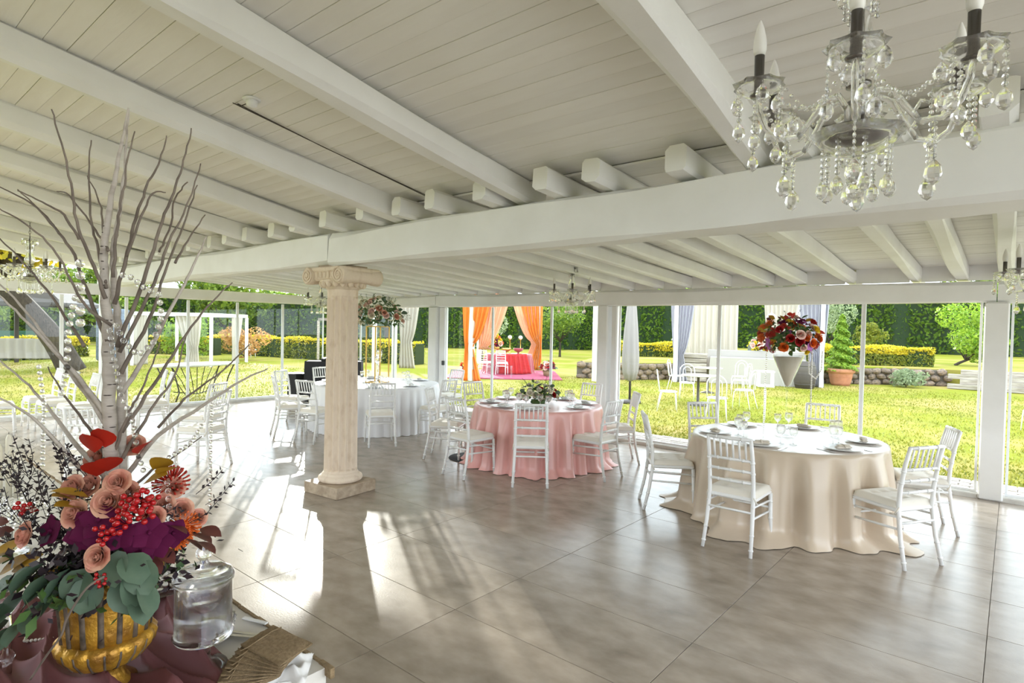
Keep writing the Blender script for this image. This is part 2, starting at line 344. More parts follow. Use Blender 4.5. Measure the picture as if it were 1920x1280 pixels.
tag(timber('beam_header', (-0.15, 8.30, 2.252), (3.7, 8.30, 2.245), .16, .235, 5, .004, 20), 'short white header beam starting above the rightmost post', 'beam')
tag(timber('beam_header', (-13.1, -2.4, 2.325), (-13.1, 8.2, 2.325), .15, .21, 6, .003, 40), 'white header beam along the left glass wall', 'beam')
def post(x, y, wx, wy, z1, label, seed):
    o = timber('timber_post', (x, y, 0.0), (x, y, z1), wx, wy, seed, .003, 14, cham=.018, kind=None); tag(o, label, 'post'); return o
def vpost(x, y, wx, wy, z0, z1, label):
    m = MB().box((0, 0, (z0 + z1) / 2), (wx, wy, z1 - z0), bev=.015); return tag(m.build('timber_post', WP, None, (x, y, 0)), label, 'post')
vpost(-0.15, 8.29, .215, .20, 0.0, 2.14, 'white square timber post by the far right chair')
vpost(-5.06, 8.30, .19, .20, 0.05, 2.15, 'white timber post behind the pink table')
vpost(-4.88, 8.33, .10, .14, 0.05, 2.15, 'slim cream post joined to the white post behind the pink table')
vpost(-9.12, 8.30, .24, .20, 0.05, 2.15, 'white timber post with a dark latch behind the white table')
vpost(-8.90, 8.33, .16, .12, 0.05, 2.15, 'flat white door post next to the latch behind the white table')
vpost(-13.1, 3.55, .16, .16, 0.05, 2.37, 'white timber post holding the far left end of the main beam')
la = MB().box((0, 0, 0), (.05, .05, .09), bev=.006).build('door_latch', BLACK, None, (-8.82, 8.25, 1.02)); tag(la, 'small black latch on the white door post', 'latch')
# upper ceiling: boards along X, rafters along Y
ceil_u = empty('ceiling_upper', (0, 0, 0), kind='structure')
sl = math.atan(0.175); CW = 0.118
nb = int(6.3 / CW / math.cos(sl)) + 1
XC0, XC1 = -13.85, 3.6
bme = MB().box((0, 0, 0), (XC1 - XC0, CW - .0022, .018), bev=.0012).mesh('board', WB)
for k in range(54):
    y = 3.52 - (k + .5) * CW * math.cos(sl)
    o = link('board', bme, ceil_u, ((XC0 + XC1) / 2, y, zc(y) + .009 + random.uniform(-.0015, .0015))); o.rotation_euler = (-sl, 0, 0)
YB = 3.52 - 54 * CW * math.cos(sl)
for i, x in enumerate((3.0, 1.75, .45, -1.16, -2.90, -4.32, -5.72, -7.02, -8.3, -9.58, -10.86, -12.14, -13.42)):
    timber('rafter', (x, YB, zc(YB) - .085), (x, 3.70, zc(3.70) - .085), .155, .185, 20 + i, .009, 36, parent=ceil_u)
MB().bar((XC0 - .02, YB, zc(YB) + .0), (XC0 - .02, 3.6, zc(3.6) + .0), .035, .16).build('fascia', WP, ceil_u)
sk = MB().bar((-5.1, YB - .05, zc(YB - .05) + .055), (-5.1, 3.75, zc(3.75) + .055), 17.6, .03).build('roof_upper', DARKROOF); tag(sk, kind='structure')
# lower ceiling
ceil_l = empty('ceiling_lower', (0, 0, 0), kind='structure')
sl2 = math.atan(0.063); bme2 = MB().box((0, 0, 0), (17.4, .117, .018), bev=.0012).mesh('board', WB)
for k in range(45):
    y = 3.50 + (k + .5) * .1190
    o = link('board', bme2, ceil_l, (-5.1, y, zl(y) + .009 + random.uniform(-.0015, .0015))); o.rotation_euler = (-sl2, 0, 0)
JX = [3.2, 2.65, 2.1, 1.55, 1.0, .48, -.08, -.47, -.89, -1.56, -2.12, -2.51, -3.08, -3.65, -4.09, -4.57, -5.19] + [-5.75 - .55 * k for k in range(14)]
for i, x in enumerate(JX):
    jw = .125 + random.uniform(-.012, .015); y0 = 3.27 + random.uniform(-.06, .04)
    timber('joist', (x, y0, zl(y0) - .08), (x, 8.62, zl(8.62) - .08), jw, .155, 50 + i, .005, 24, parent=ceil_l, cham=.02)
    if i: MB().box(((x + JX[i - 1]) / 2, 8.27, (2.385 + zl(8.27)) / 2), (abs(JX[i - 1] - x) - jw * .9, .03, zl(8.27) - 2.38)).build('infill_board', WP, ceil_l)
sk = MB().bar((-5.1, 3.50, zl(3.5) + .05), (-5.1, 8.95, zl(8.95) + .05), 17.5, .03).build('roof_lower', DARKROOF); tag(sk, kind='structure')
# ------------------------------------------------------------------ glass walls
def pane_along_x(n, x0, x1, y=8.30):
    o = MB().box(((x0 + x1) / 2, y, 1.10), (x1 - x0 - .02, .010, 2.07)).build('window_%d' % n, GLASS); tag(o, kind='structure')
    for x in (x0 + .012, x1 - .012): MB().box((x, y, 1.10), (.024, .03, 2.08), bev=.003).build('glass_edge_profile', PVC, o)
    MB().box(((x0 + x1) / 2, y, .065), (x1 - x0, .04, .035)).build('bottom_rail', PVC, o)
def pane_along_y(n, y0, y1, x=-13.08):
    o = MB().box((x, (y0 + y1) / 2, 1.13), (.010, y1 - y0 - .02, 2.14)).build('window_%d' % n, GLASS); tag(o, kind='structure')
    for y in (y0 + .014, y1 - .014): MB().box((x, y, 1.13), (.03, .028, 2.14), bev=.003).build('glass_edge_profile', PVC, o)
    MB().box((x, (y0 + y1) / 2, .065), (.04, y1 - y0, .035)).build('bottom_rail', PVC, o)
ex = [(-13.0, -11.7), (-11.7, -10.45), (-10.45, -9.26), (-8.80, -7.52), (-7.52, -6.14), (-6.14, -5.17), (-4.80, -3.19), (-3.19, -1.41), (-1.41, -.27), (-.03, 1.7), (1.7, 3.6)]
for n, (a, b) in enumerate(ex): pane_along_x(n + 1, a, b)
ey = [-1.3, -.25, .80, 1.85, 2.88, 3.90, 5.02, 6.04, 7.10, 8.18]
for n in range(len(ey) - 1): pane_along_y(n + 12, ey[n], ey[n + 1])
tag(MB().box((.35, -2.62, 1.95), (7.2, .16, 3.95)).build('added_wall_back', mat('back_plaster', (0.62, 0.57, 0.50), .8, col2=(0.55, 0.50, 0.43), scale=2)), kind='structure')  # unseen partial wall, invented to cut the light from behind the camera
# ------------------------------------------------------------------ stone column
colm = empty('stone_column', (-5.40, 3.60, 0), math.radians(6), 'fluted travertine column with ionic capital under the main beam', 'column')
MB().box((0, 0, .058), (.52, .52, .116), bev=.006).build('plinth', TRAVB, colm)
m = MB(); m.lathe([(.20, .116), (.222, .13), (.23, .15), (.222, .172), (.20, .186), (.19, .19), (.188, .20), (.178, .215)], 40); m.build('base_moulding', TRAV, colm)
def flute(a, i): return 1.0 if i in (0, 1, 10, 11) else 1.0 - .17 * abs(math.sin(8 * a)) ** 1.1
prof = [(.172, .20), (.172, .235)] + [(.172 - .014 * t / 7, .25 + 1.76 * t / 7) for t in range(8)] + [(.156, 2.055), (.158, 2.125)]
MB().lathe(prof, 288, mod=flute, smooth=False).build('shaft', TRAV, colm)
cap = empty('capital', (0, 0, 0)); cap.parent = colm
m = MB().lathe([(.158, 2.12), (.172, 2.125), (.172, 2.14), (.19, 2.15), (.235, 2.20), (.235, 2.215)], 40)
for k in range(18):
    a = 2 * PI * k / 18; m.ball((.212 * math.cos(a), .212 * math.sin(a), 2.178), .034, 8, 6, sc=(.9, .9, 1.15))
m.build('echinus', TRAV, cap)
m = MB()
for sx in (-1, 1):
    pr = [(.070, -.265), (.088, -.255), (.085, -.2), (.066, -.06), (.072, -.03), (.064, 0), (.072, .03), (.066, .06), (.085, .2), (.088, .255), (.070, .265)]
    o = len(m.v); m.lathe(pr, 20)
    m.xf(Matrix.Translation((sx * .245, 0, 2.255)) @ Matrix.Rotation(PI / 2, 4, 'X'), o)
    for sy in (-1, 1):
        pts = []
        for k in range(54):
            a = k / 43 * 4.6 * PI; r = .080 * (1 - k / 43 * .86); pts.append((sx * .245 + sx * r * math.cos(a + PI / 2), sy * .268, 2.255 + r * math.sin(a + PI / 2)))
        m.tube(pts, .0105, 6)
        m.ball((sx * .245, sy * .268, 2.255), .018, 8, 6)
m.box((0, 0, 2.262), (.40, .47, .115), bev=.02)
for sy in (-1, 1):
    for k in range(5): m.ball((-.12 + .06 * k, sy * .235, 2.262), .030, 8, 6, sc=(.8, .5, 1.3))
m.build('volute_pair', TRAV, cap)
MB().box((0, 0, 2.318), (.60, .50, .05), bev=.012).build('abacus', TRAV, cap)
MB().box((0, 0, 2.356), (.36, .34, .03)).build('bearing_block', TRAVB, colm)
# ------------------------------------------------------------------ smoke detector and cable on ceiling
sd_o = empty('smoke_detector', (-3.727, 1.80, zc(1.80)), 0, 'white smoke detector with loose wires on the board ceiling', 'detector')
MB().lathe([(.0, .002), (.055, .0), (.058, -.006), (.05, -.012), (.0, -.013)][::-1], 24).build('mounting_plate', PVC, sd_o)
MB().lathe([(.034, -.010), (.036, -.03), (.03, -.045), (.018, -.05), (.0, -.051)][::-1], 20).build('sensor_head', PVC, sd_o)
MB().tube([(-.02, -.02, -.03), (-.08, -.03, -.035), (-.13, -.06, -.015), (-.18, -.02, .0)], .003, 5).build('loose_wire', IRON, sd_o)
cb = MB()
for dx in (0, .02):
    cb.tube([(-3.90 + dx, 1.78, zc(1.78) - .006), (-3.90 + dx, 2.4, zc(2.4) - .012 - dx * .5), (-3.92 + dx, 3.42, zc(3.42) - .008)], .0035, 5)
tag(cb.build('ceiling_cable', IRON), 'pair of thin cables stapled along the board ceiling', 'cable')
# ------------------------------------------------------------------ chiavari chairs
def chiavari():
    t = empty('chiavari_chair')
    def knots(m, p, q, r, n):
        P, Q = Vector(p), Vector(q)
        for k in range(n):
            c = P.lerp(Q, (k + .5) / n); d = (Q - P).normalized() * .006; m.tube([c - d, c + d], r * 1.22, 8)
    for sx in (-1, 1):     # back posts run from floor to top rail, bent
        x = sx * .175
        pts = [(x * 1.10, -.265, 0), (x * 1.04, -.215, .22), (x, -.185, .44), (x * 1.0, -.195, .60), (x * .99, -.225, .78), (x * .97, -.262, .925)]
        m = MB().tube(pts, [.0145, .016, .0175, .0165, .016, .015], 8); knots(m, pts[0], pts[1], .0155, 2); knots(m, pts[3], pts[4], .0165, 2); m.build('back_post', CHAIR, t)
    for sx in (-1, 1):
        x = sx * .19; pts = [(x * 1.05, .215, 0), (x, .20, .42)]
        m = MB().tube(pts, [.0145, .0175], 8); knots(m, pts[0], pts[1], .016, 3); m.build('front_leg', CHAIR, t)
    m = MB(); m.box((0, .008, .432), (.40, .405, .034), bev=.012); m.build('seat', CHAIR, t)
    for k, (z, y) in enumerate(((.918, -.258), (.745, -.219), (.655, -.203), (.565, -.193))):
        m = MB().tube([(-.175, y, z), (0, y - .008, z), (.175, y, z)], .0115 if k else .0145, 8)
        for kx in (-.1, 0, .1): m.tube([(kx - .005, y - .006, z), (kx + .005, y - .006, z)], .0145 if k else .017, 8)
        m.build('back_rail', CHAIR, t)
    for k in range(6):
        x = -.125 + k * .05; MB().tube([(x, -.222, .75), (x, -.241, .83), (x, -.260, .915)], [.0075, .009, .0075], 6).build('spindle', CHAIR, t)
    for z, y in ((.30, .207), (.335, -.205)): MB().tube([(-.185, y, z), (.185, y, z)], .0095, 6).build('stretcher', CHAIR, t)
    for sx in (-1, 1):
        for z in (.27, .36): MB().tube([(sx * .188, .205, z), (sx * .181, -.21, z + .02)], .0095, 6).build('stretcher', CHAIR, t)
    def cu(u, v):
        x = (u - .5) * .40; y = (v - .5) * .39 + .012; e = min(u, 1 - u, v, 1 - v); h = .046 * min(1, e / .06) ** .5
        for ax in (-.1, .0, .1):
            for ay in (-.09, .09):
                h -= .016 * math.exp(-((x - ax) ** 2 + (y - ay - .01) ** 2) / .0009)
        return (x, y, .449 + max(h, 0))
    m = MB().grid(cu, 25, 25); m.box((0, .012, .4505), (.40, .39, .004))
    cs = m.build('seat_cushion', CUSH, t)
    for sx in (-1, 1): MB().tube([(sx * .17, -.17, .462), (sx * .185, -.20, .455), (sx * .195, -.19, .43), (sx * .20, -.17, .40)], .006, 5).build('cushion_tie', CUSH, cs)
    return t
ch0 = chiavari(); used = [False]
def chair(x, y, f, label, group):
    rz = face_rz(f)
    if not used[0]:
        used[0] = True; ch0.location = (x, y, 0); ch0.rotation_euler = (0, 0, rz); tag(ch0, label, 'chair', group); return ch0
    o = copy_tree(ch0, None, (x, y, 0), rz, label, group); return o
ch0['category'] = 'chair'
GB, GP, GW, GL = 'chairs around the beige table', 'chairs around the pink table', 'chairs around the white table', 'spare white chairs near the left glass wall'
chair(-1.71, 4.98, (0, 1), 'white chiavari chair with its back to us at the beige table front', GB)
chair(-.70, 5.58, (-.85, .52), 'white chiavari chair at the front right of the beige table, nearest chair of all', GB)
chair(-.64, 6.61, (-.94, -.34), 'white chiavari chair between beige table and right timber post', GB)
chair(-2.62, 5.58, (.82, .57), 'white chiavari chair seen side-on at the left of the beige table', GB)
chair(-2.60, 6.62, (.74, -.66), 'white chiavari chair behind the left rim of the beige table by the glass', GB)
chair(-1.67, 7.52, (.17, -.98), 'white chiavari chair behind the beige table under the flower vase', GB)
chair(-4.18, 5.30, (-.61, .79), 'white chiavari chair with its back to us in front of pink table', GP)
chair(-4.95, 5.10, (.07, 1), 'white chiavari chair at the front left of pink table beside the floor disc', GP)
chair(-3.82, 6.10, (-1, .02), 'white chiavari chair at the right of pink table, nearer one', GP)
chair(-4.02, 6.95, (-.75, -.66), 'white chiavari chair at the right of pink table by the timber post', GP)
chair(-5.80, 5.52, (.85, .53), 'white chiavari chair left of the pink table, close to the white table', GP)
chair(-6.02, 6.45, (.97, -.15), 'white chiavari chair at the back left of the pink table', GP)
chair(-4.95, 7.52, (0, -1), 'white chiavari chair behind the pink table against the timber post', GP)
chair(-7.12, 5.42, (-.86, .50), 'white chiavari chair with back to us at the white table right of column', GW)
chair(-6.98, 6.42, (-1, -.1), 'white chiavari chair at the right of the white table, side-on', GW)
chair(-7.98, 4.90, (-.25, .97), 'white chiavari chair half hidden by the left side of the column', GW)
chair(-8.72, 4.88, (.35, .94), 'white chiavari chair left of the column in front of the loudspeaker', GW)
chair(-9.60, 5.42, (.90, .43), 'white chiavari chair behind its twin left of the column near the loudspeaker', GW)
chair(-9.92, 6.32, (1, 0), 'white chiavari chair in front of the black disc jockey desk', GW)
chair(-8.20, 7.80, (0, -1), 'white chiavari chair against the glass behind the white table', GW)
chair(-7.52, 3.06, (-.85, -.5), 'white chiavari chair seen side-on in sunlight right of the birch branches', GL)
chair(-8.45, 3.42, (-.85, -.5), 'white chiavari chair just behind the sunlit side-on chair by the branches', GL)
chair(-10.45, 3.50, (-.25, -.97), 'white chiavari chair facing us before the oval garden table', GL)
chair(-11.05, 3.62, (-.25, -.97), 'white chiavari chair second from the oval garden table, behind branches', GL)
chair(-12.10, 2.40, (.03, -1), 'leftmost white chiavari chair of the row along the left glass', GL)
chair(-11.40, 2.44, (.03, -1), 'middle white chiavari chair of the row along the left glass', GL)
chair(-10.75, 2.56, (.03, -1), 'right-hand white chiavari chair of the row along the left glass, beside trunk', GL)
chair(-11.55, 1.75, (.2, 1), 'white chiavari chair opposite the row with its back to the foreground table', GL)
chair(-6.95, 1.82, (-.8, .6), 'white chiavari chair with ivory cushion right behind the birch trunk', GL)
# ------------------------------------------------------------------ round tables with cloths
def cloth_round(R, H, folds, amp, flare, seed, puddle=0.0, nseg=240, nz=26, spike=1.0):
    rs = np.random.default_rng(seed); K = [folds, folds * 2 + 1, max(3, folds // 2)]; ph = rs.uniform(0, 6.28, 3); A = [1, .35, .5]
    jit = rs.uniform(.6, 1.3, folds)
    def rad(a, t):
        w_ = sum(A[i] * math.sin(K[i] * a + ph[i] + .5 * math.sin(2 * a + ph[0])) for i in range(3)) / 1.4
        k = jit[int(a / (2 * PI) * folds) % folds]
        w_ = math.copysign(abs(w_) ** .75, w_)
        return R + .006 + flare * t + amp * k * w_ * min(1, t * 3.0) ** .8 * (0.55 + .45 * t)
    m = MB(); v = []; f = []
    rings = [(q, None) for q in (.0, .5, .85, .97)]
    v.append((0, 0, H))
    for q in (.5, .85, .965, 1.0):
        for k in range(nseg): a = 2 * PI * k / nseg; v.append((R * q * math.cos(a), R * q * math.sin(a), H - (0.004 if q == 1.0 else 0)))
    for j in range(1, nz + 1):
        t = j / nz
        for k in range(nseg):
            a = 2 * PI * k / nseg; r = rad(a, t); z = H - .004 - (H - .008) * t
            if puddle and t > .86: u = (t - .86) / .14; r += puddle * u * u * (1 + .8 * math.sin(5 * a + ph[1])); z = max(.006, z + .03 * u * (1 - u) * math.sin(9 * a))
            v.append((r * math.cos(a), r * math.sin(a), z))
    for k in range(nseg): f.append((0, 1 + k, 1 + (k + 1) % nseg))
    nr = 3 + nz
    for i in range(nr):
        o = 1 + i * nseg
        for k in range(nseg): f.append((o + k, o + nseg + k, o + nseg + (k + 1) % nseg, o + (k + 1) % nseg))
    m.add(v, f, 0, True); return m
def round_table(x, y, R, cl, clm, label, clabel, seed, **kw):
    t = empty('round_table', (x, y, 0), 0, label, 'table')
    MB().lathe([(.0, .715), (R - .02, .715), (R - .01, .72), (R - .01, .742), (.0, .742)], 48).build('table_top', SLEEP, t)
    for k in range(4):
        a = PI / 4 + k * PI / 2; MB().tube([(.55 * R * math.cos(a), .55 * R * math.sin(a), 0), (.5 * R * math.cos(a), .5 * R * math.sin(a), .72)], .016, 8).build('leg', IRON, t)
    c = cloth_round(R, .758, seed=seed, **kw).build('tablecloth', clm, None, (x, y, 0)); tag(c, clabel, 'tablecloth'); return t
TB, TP, TW = (-1.67, 6.12), (-4.82, 6.25), (-8.45, 6.35)
round_table(*TB, .86, None, BEIGE, 'round dining table hidden under the champagne satin cloth', 'champagne satin cloth falling in soft folds to the floor', 11, folds=17, amp=.075, flare=.075, puddle=.12)
round_table(*TP, .84, None, PINK, 'round dining table hidden under the pink satin cloth', 'pink satin cloth gathered in folds around the middle table', 12, folds=26, amp=.055, flare=.08, puddle=.06)
round_table(*TW, 1.06, None, WHITEC, 'large round dining table hidden under the white pleated cloth', 'white pleated cloth on the table behind the column', 13, folds=46, amp=.036, flare=.06)
# ------------------------------------------------------------------ tableware
def plate_mesh(): return MB().lathe([(.0, .004), (.09, .004), (.105, .008), (.150, .016), (.155, .018), (.154, .021), (.104, .012), (.09, .008), (.0, .008)], 36).mesh('charger_plate', CHINA)
PLM = plate_mesh()
def napkin_mesh(mt):
    m = MB(); m.box((0, 0, .012), (.15, .055, .022), bev=.010); m.box((.01, .012, .027), (.12, .035, .014), bev=.006); m.tube([(0, -.03, .015), (0, -.02, .034), (0, .02, .036), (0, .03, .015)], .006, 6); return m.mesh('folded_napkin', mt)
NPM = {'b': napkin_mesh(NAPK), 'w': napkin_mesh(NAPW)}
kn = MB().box((0, -.055, .003), (.014, .10, .006), bev=.002); kn.box((0, .055, .002), (.019, .125, .003), bev=.001); KNM = kn.mesh('table_knife', SILVER)
fk = MB().box((0, -.05, .003), (.010, .12, .004), bev=.001); fk.box((0, .02, .004), (.024, .03, .003), bev=.001)
for k in range(4): fk.box((-.009 + k * .006, .055, .005), (.003, .045, .002))
FKM = fk.mesh('table_fork', SILVER)
def wineglass(h=.17, r=.036):
    p = [(.0, .0), (.034, .001), (.034, .003), (.008, .008), (.0042, .014), (.004, h * .42), (.008, h * .47), (r * .72, h * .56), (r, h * .72), (r * .97, h * .86), (r * .86, h), (r * .83, h), (r * .94, h * .86), (r * .96, h * .72), (r * .68, h * .575), (.0, h * .50)]
    return MB().lathe(p, 22).mesh('wine_glass', STEMW)
WGM = [wineglass(.175, .040), wineglass(.155, .036)]
def settings(T, R, angs, nap, where, spots_):
    for a, sp_ in zip(angs, spots_):
        ca, sa = math.cos(a), math.sin(a); rz = a + PI / 2
        def at(r, off): return (T[0] + ca * r - sa * off, T[1] + sa * r + ca * off, .759)
        tag(link('charger_plate', PLM, None, at(R - .20, 0), rz), 'white charger plate on the %s %s' % (where, sp_), 'plate', 'charger plates on the ' + where)
        p = at(R - .20, 0); tag(link('folded_napkin', NPM[nap], None, (p[0], p[1], .769), rz + random.uniform(-.5, .9)), 'folded napkin on the %s %s' % (where, sp_), 'napkin', 'napkins on the ' + where)
        tag(link('table_knife', KNM, None, at(R - .19, .19), a - PI / 2), 'silver knife on the %s %s' % (where, sp_), 'knife', 'knives on the ' + where)
        tag(link('table_fork', FKM, None, at(R - .19, -.19), a - PI / 2), 'silver fork on the %s %s' % (where, sp_), 'fork', 'forks on the ' + where)
        for k, (dr, off) in enumerate(((.40, .10), (.43, .20))): tag(link('wine_glass', WGM[k], None, at(R - dr, off)), '%s stemmed glass on the %s %s' % (['taller', 'shorter'][k], where, sp_), 'glass', 'stemmed glasses on the ' + where)
D = math.radians
settings(TB, .86, [D(-92), D(-31), D(18), D(90), D(146), D(210)], 'b', 'beige table', ['at the near rim before the backward chair', 'at the front right rim', 'at the right rim towards the post', 'at the far rim under the bouquet', 'at the far left rim', 'at the left rim by the side-on chair'])
settings(TP, .84, [D(-62), D(-98), D(0), D(42), D(90), D(172), D(220)], 'w', 'pink table', ['at the near rim behind the front chair', 'at the near left rim', 'at the right rim', 'at the far right rim', 'at the far rim against the post', 'at the far left rim', 'at the left rim by the disc'])
settings(TW, 1.06, [D(-40), D(3), D(-72), D(-100), D(80), D(150), D(212)], 'w', 'white table', ['at the near rim right of the column', 'at the right rim', 'at the near rim close to the column', 'behind the column', 'at the far rim by the glass', 'at the far left rim', 'at the left rim before the desk'])
# ------------------------------------------------------------------ flowers
def rose_mesh(name, mt, R=.03, n=3):
    """bud of overlapping cupped petals"""
    m = MB(); rs = np.random.default_rng(sum(map(ord, name)))
    for ring, (cnt, r0, h, fl) in enumerate(((3, .10, 1.06, .0), (3, .22, 1.05, .0), (4, .36, 1.02, .04), (5, .52, .98, .10), (6, .70, .88, .22), (7, .86, .68, .42))):
        for k in range(cnt):
            a = 2 * PI * k / cnt + ring * .9 + rs.uniform(-.2, .2); span = 2 * PI / cnt * 1.45; hh = h * rs.uniform(.92, 1.06)
            def pt(u, v, a=a, r0=r0, hh=hh, fl=fl, span=span):
                w_ = math.sin(PI * (.18 + .64 * v)) ** .5; aa = a + (u - .5) * span * w_; ed = abs(u - .5) * 2
                rr = R * (r0 * (.35 + .65 * math.sin(v * PI * .55)) + fl * v ** 3 + .05 * ed); z = R * (hh * v * 1.1 - .10 * ed * ed * v - fl * .35 * v ** 5)
                return (rr * math.cos(aa), rr * math.sin(aa), z)
            m.grid(pt, 6, 6)
    m.ball((0, 0, R * .55), R * .14, 8, 6, sc=(1, 1, 3)); return m.mesh(name, mt)
def leaf_shape(name, mt, L=.06, W=.022, curl=.3, n=7, round_=False):
    def pt(u, v):
        wv = math.sin(PI * min(1, v * (1.0 if not round_ else 1.0))) ** (.8 if not round_ else .5) * W * (1.0 if not round_ else 1.1); x = (u - .5) * 2 * wv
        return (x, v * L, -curl * L * v * v + abs(u - .5) * .35 * wv)
    return MB().grid(pt, 5, n).mesh(name, mt)
def pin_mesh(name, mt, R=.04):
    m = MB()
    for k in range(70):
        z = 1 - k / 70 * 1.1; a = k * 2.4; r = math.sqrt(max(0, 1 - z * z)); d = Vector((r * math.cos(a), r * math.sin(a), z)); m.tube([d * R * .3, d * R * .8, d * R * 1.05 + Vector((0, 0, .006))], [.0012, .0015, .0026], 4)
    m.ball((0, 0, 0), R * .5, 8, 6); return m.mesh(name, mt)
def orchid_mesh(name, mt, R=.035):
    m = MB()
    for k in range(5):
        a = 2 * PI * k / 5 + .3
        def pt(u, v, a=a):
            wv = R * .58 * math.sin(PI * min(.97, .12 + v * .85)) ; x = (u - .5) * 2 * wv; y = v * R * 1.15; z = R * .25 * v - R * .3 * (u - .5) ** 2
            return (y * math.cos(a) - x * math.sin(a), y * math.sin(a) + x * math.cos(a), z)
        m.grid(pt, 5, 5)
    m.ball((0, 0, R * .12), R * .16, 6, 5); return m.mesh(name, mt)
def berry_mesh(name, mt, r=.006):
    m = MB()
    for k in range(9):
        a = k * 2.4; p = Vector((.022 * math.cos(a) * (k / 9) ** .5, .022 * math.sin(a) * (k / 9) ** .5, .02 + .01 * math.cos(k * 1.7))); m.tube([(0, 0, -.02), p], .0008, 4); m.ball(p, r, 8, 6)
    return m.mesh(name, mt)
def sprig_mesh(name, mt, L=.12, n=12, lw=.010):
    m = MB(); m.tube([(0, 0, 0), (.01, .0, L * .5), (0, .012, L)], .0011, 4)
    for k in range(n):
        t = .2 + .8 * k / n; a = k * 2.4; c = Vector((.01 * math.sin(t * 3), .012 * t, L * t)); d = Vector((math.cos(a), math.sin(a), .5)).normalized(); e = c + d * lw * 1.8; sdv = d.cross(Vector((0, 0, 1))).normalized() * lw * .5
        m.add([c, c.lerp(e, .5) + sdv, e, c.lerp(e, .5) - sdv], [(0, 1, 2, 3)])
    return m.mesh(name, mt)
FM = dict(rose_p=rose_mesh('rose', ROSEP, .034), rose_w=rose_mesh('cream_rose', ROSEW, .034), rose_pp=rose_mesh('pink_rose', ROSEPW, .034), rose_r=rose_mesh('red_rose', ROSER, .034), rose_o=rose_mesh('orange_rose', ORANGEF, .034), rose_y=rose_mesh('yellow_flower', YELLF, .032),
          pin=pin_mesh('pincushion_flower', SCARLET), pino=pin_mesh('orange_pincushion_flower', ORANGEF), orch=orchid_mesh('plum_flower', PLUM, .045), orchv=orchid_mesh('violet_orchid', VIOLET, .045), berry=berry_mesh('berry_spray', BERRY), redleaf=leaf_shape('red_leaf', SCARLET, .06, .03, .2),
          euc=leaf_shape('eucalyptus_leaf', EUC, .075, .030, .25, round_=True), gl=leaf_shape('green_leaf', GREENL, .07, .020, .3), yl=leaf_shape('mustard_leaf', YLEAF, .07, .024, .2), bl=leaf_shape('burgundy_leaf', BURG, .05, .016, .25), sprig=sprig_mesh('dark_sprig', DARKSP), gsprig=sprig_mesh('green_sprig', GREENL, .12, 16, .012), wsprig=sprig_mesh('white_filler_sprig', ROSEW, .10, 18, .006))
def aim(o, d, roll=0.0):
    o.rotation_euler = (Vector(d).to_track_quat('Z', 'Y').to_matrix() @ Matrix.Rotation(roll, 3, 'Z')).to_euler()
def bouquet(parent, c, rx, rz_, recipe, seed, scl=1.0, low=-.35, dark=GREENL, core=.72):
    rs = np.random.default_rng(seed); tot = sum(n for _, n in recipe); names = [k for k, n in recipe for _ in range(n)]; rs.shuffle(names)
    for i, nm in enumerate(names):
        z = 1 - (i + .5) / tot * (1 - low); a = i * 2.39996 + rs.uniform(-.3, .3); r = math.sqrt(max(0, 1 - z * z)); d = Vector((r * math.cos(a), r * math.sin(a), z))
        isl = nm in ('euc', 'gl', 'yl', 'bl', 'redleaf'); k = (rs.uniform(.72, 1.0) if not isl else rs.uniform(.75, 1.0))
        p = Vector(c) + Vector((d.x * rx * k, d.y * rx * k, d.z * rz_ * k)); o = link(FM[nm].name, FM[nm], parent, p); s = scl * rs.uniform(.8, 1.2); o.scale = (s, s, s)
        if isl: o.rotation_euler = (Vector((d.x, d.y, d.z * .6 - .1)).normalized().to_track_quat('Y', 'Z').to_matrix() @ Matrix.Rotation(rs.uniform(-1, 1), 3, 'Y')).to_euler()
        else: aim(o, Vector((d.x, d.y, d.z + .15)), rs.uniform(0, 6))
    pts = RNG.normal(size=(420, 3)); pts /= np.linalg.norm(pts, axis=1)[:, None]; pts = pts[pts[:, 2] > low - .1]; n = len(pts)
    pp = pts * np.array([rx, rx, rz_]) * RNG.uniform(.5, .86, size=(n, 1)) + np.array(c); v, f = leaves(n, pp, .030 * scl, pts, .8)
    link('foliage_filler', leafmesh('foliage_filler', [(v, f, 0)], [dark]), parent)
# tall vase on the beige table
va = MB(); va.lathe([(.0, .0), (.085, .002), (.088, .006), (.03, .014), (.011, .03), (.009, .30), (.011, .44), (.03, .49), (.14, .78), (.146, .79), (.14, .79), (.026, .50), (.0, .47)], 32)
vo = va.build('martini_vase', TGLASS, None, (TB[0], TB[1], .76)); tag(vo, 'tall glass martini vase at the centre of the beige table', 'vase')
MB().lathe([(.0, .485), (.02, .497), (.132, .77), (.0, .772)], 28).build('sand_filling', mat('sand', (0.72, 0.62, 0.48), .8, bump=.4, bscale=200), vo)
bo = empty('flower_bouquet', (TB[0], TB[1], 1.60), 0, 'round bouquet of red, orange, yellow and violet flowers on the tall vase', 'bouquet')
bouquet(bo, (0, 0, .11), .275, .23, [('rose_r', 9), ('pin', 9), ('pino', 7), ('rose_pp', 12), ('rose_y', 8), ('orchv', 7), ('orch', 6), ('rose_o', 6), ('berry', 9), ('yl', 16), ('bl', 16), ('redleaf', 14), ('gl', 10), ('sprig', 8)], 5, .95, low=-.55)
def pearl_strand(pts, r, label, cat='garland', mt=PEARL, group=None, name='pearl_garland', step=2.1):
    P = [Vector(p) for p in pts]; m = MB(); acc = 0.0
    for i in range(len(P) - 1):
        L = (P[i + 1] - P[i]).length; t = acc
        while t < L: m.ball(P[i].lerp(P[i + 1], t / L), r, 8, 5); t += r * step
        acc = t - L
    o = m.build(name, mt); return tag(o, label, cat, group)
bx, by = TB
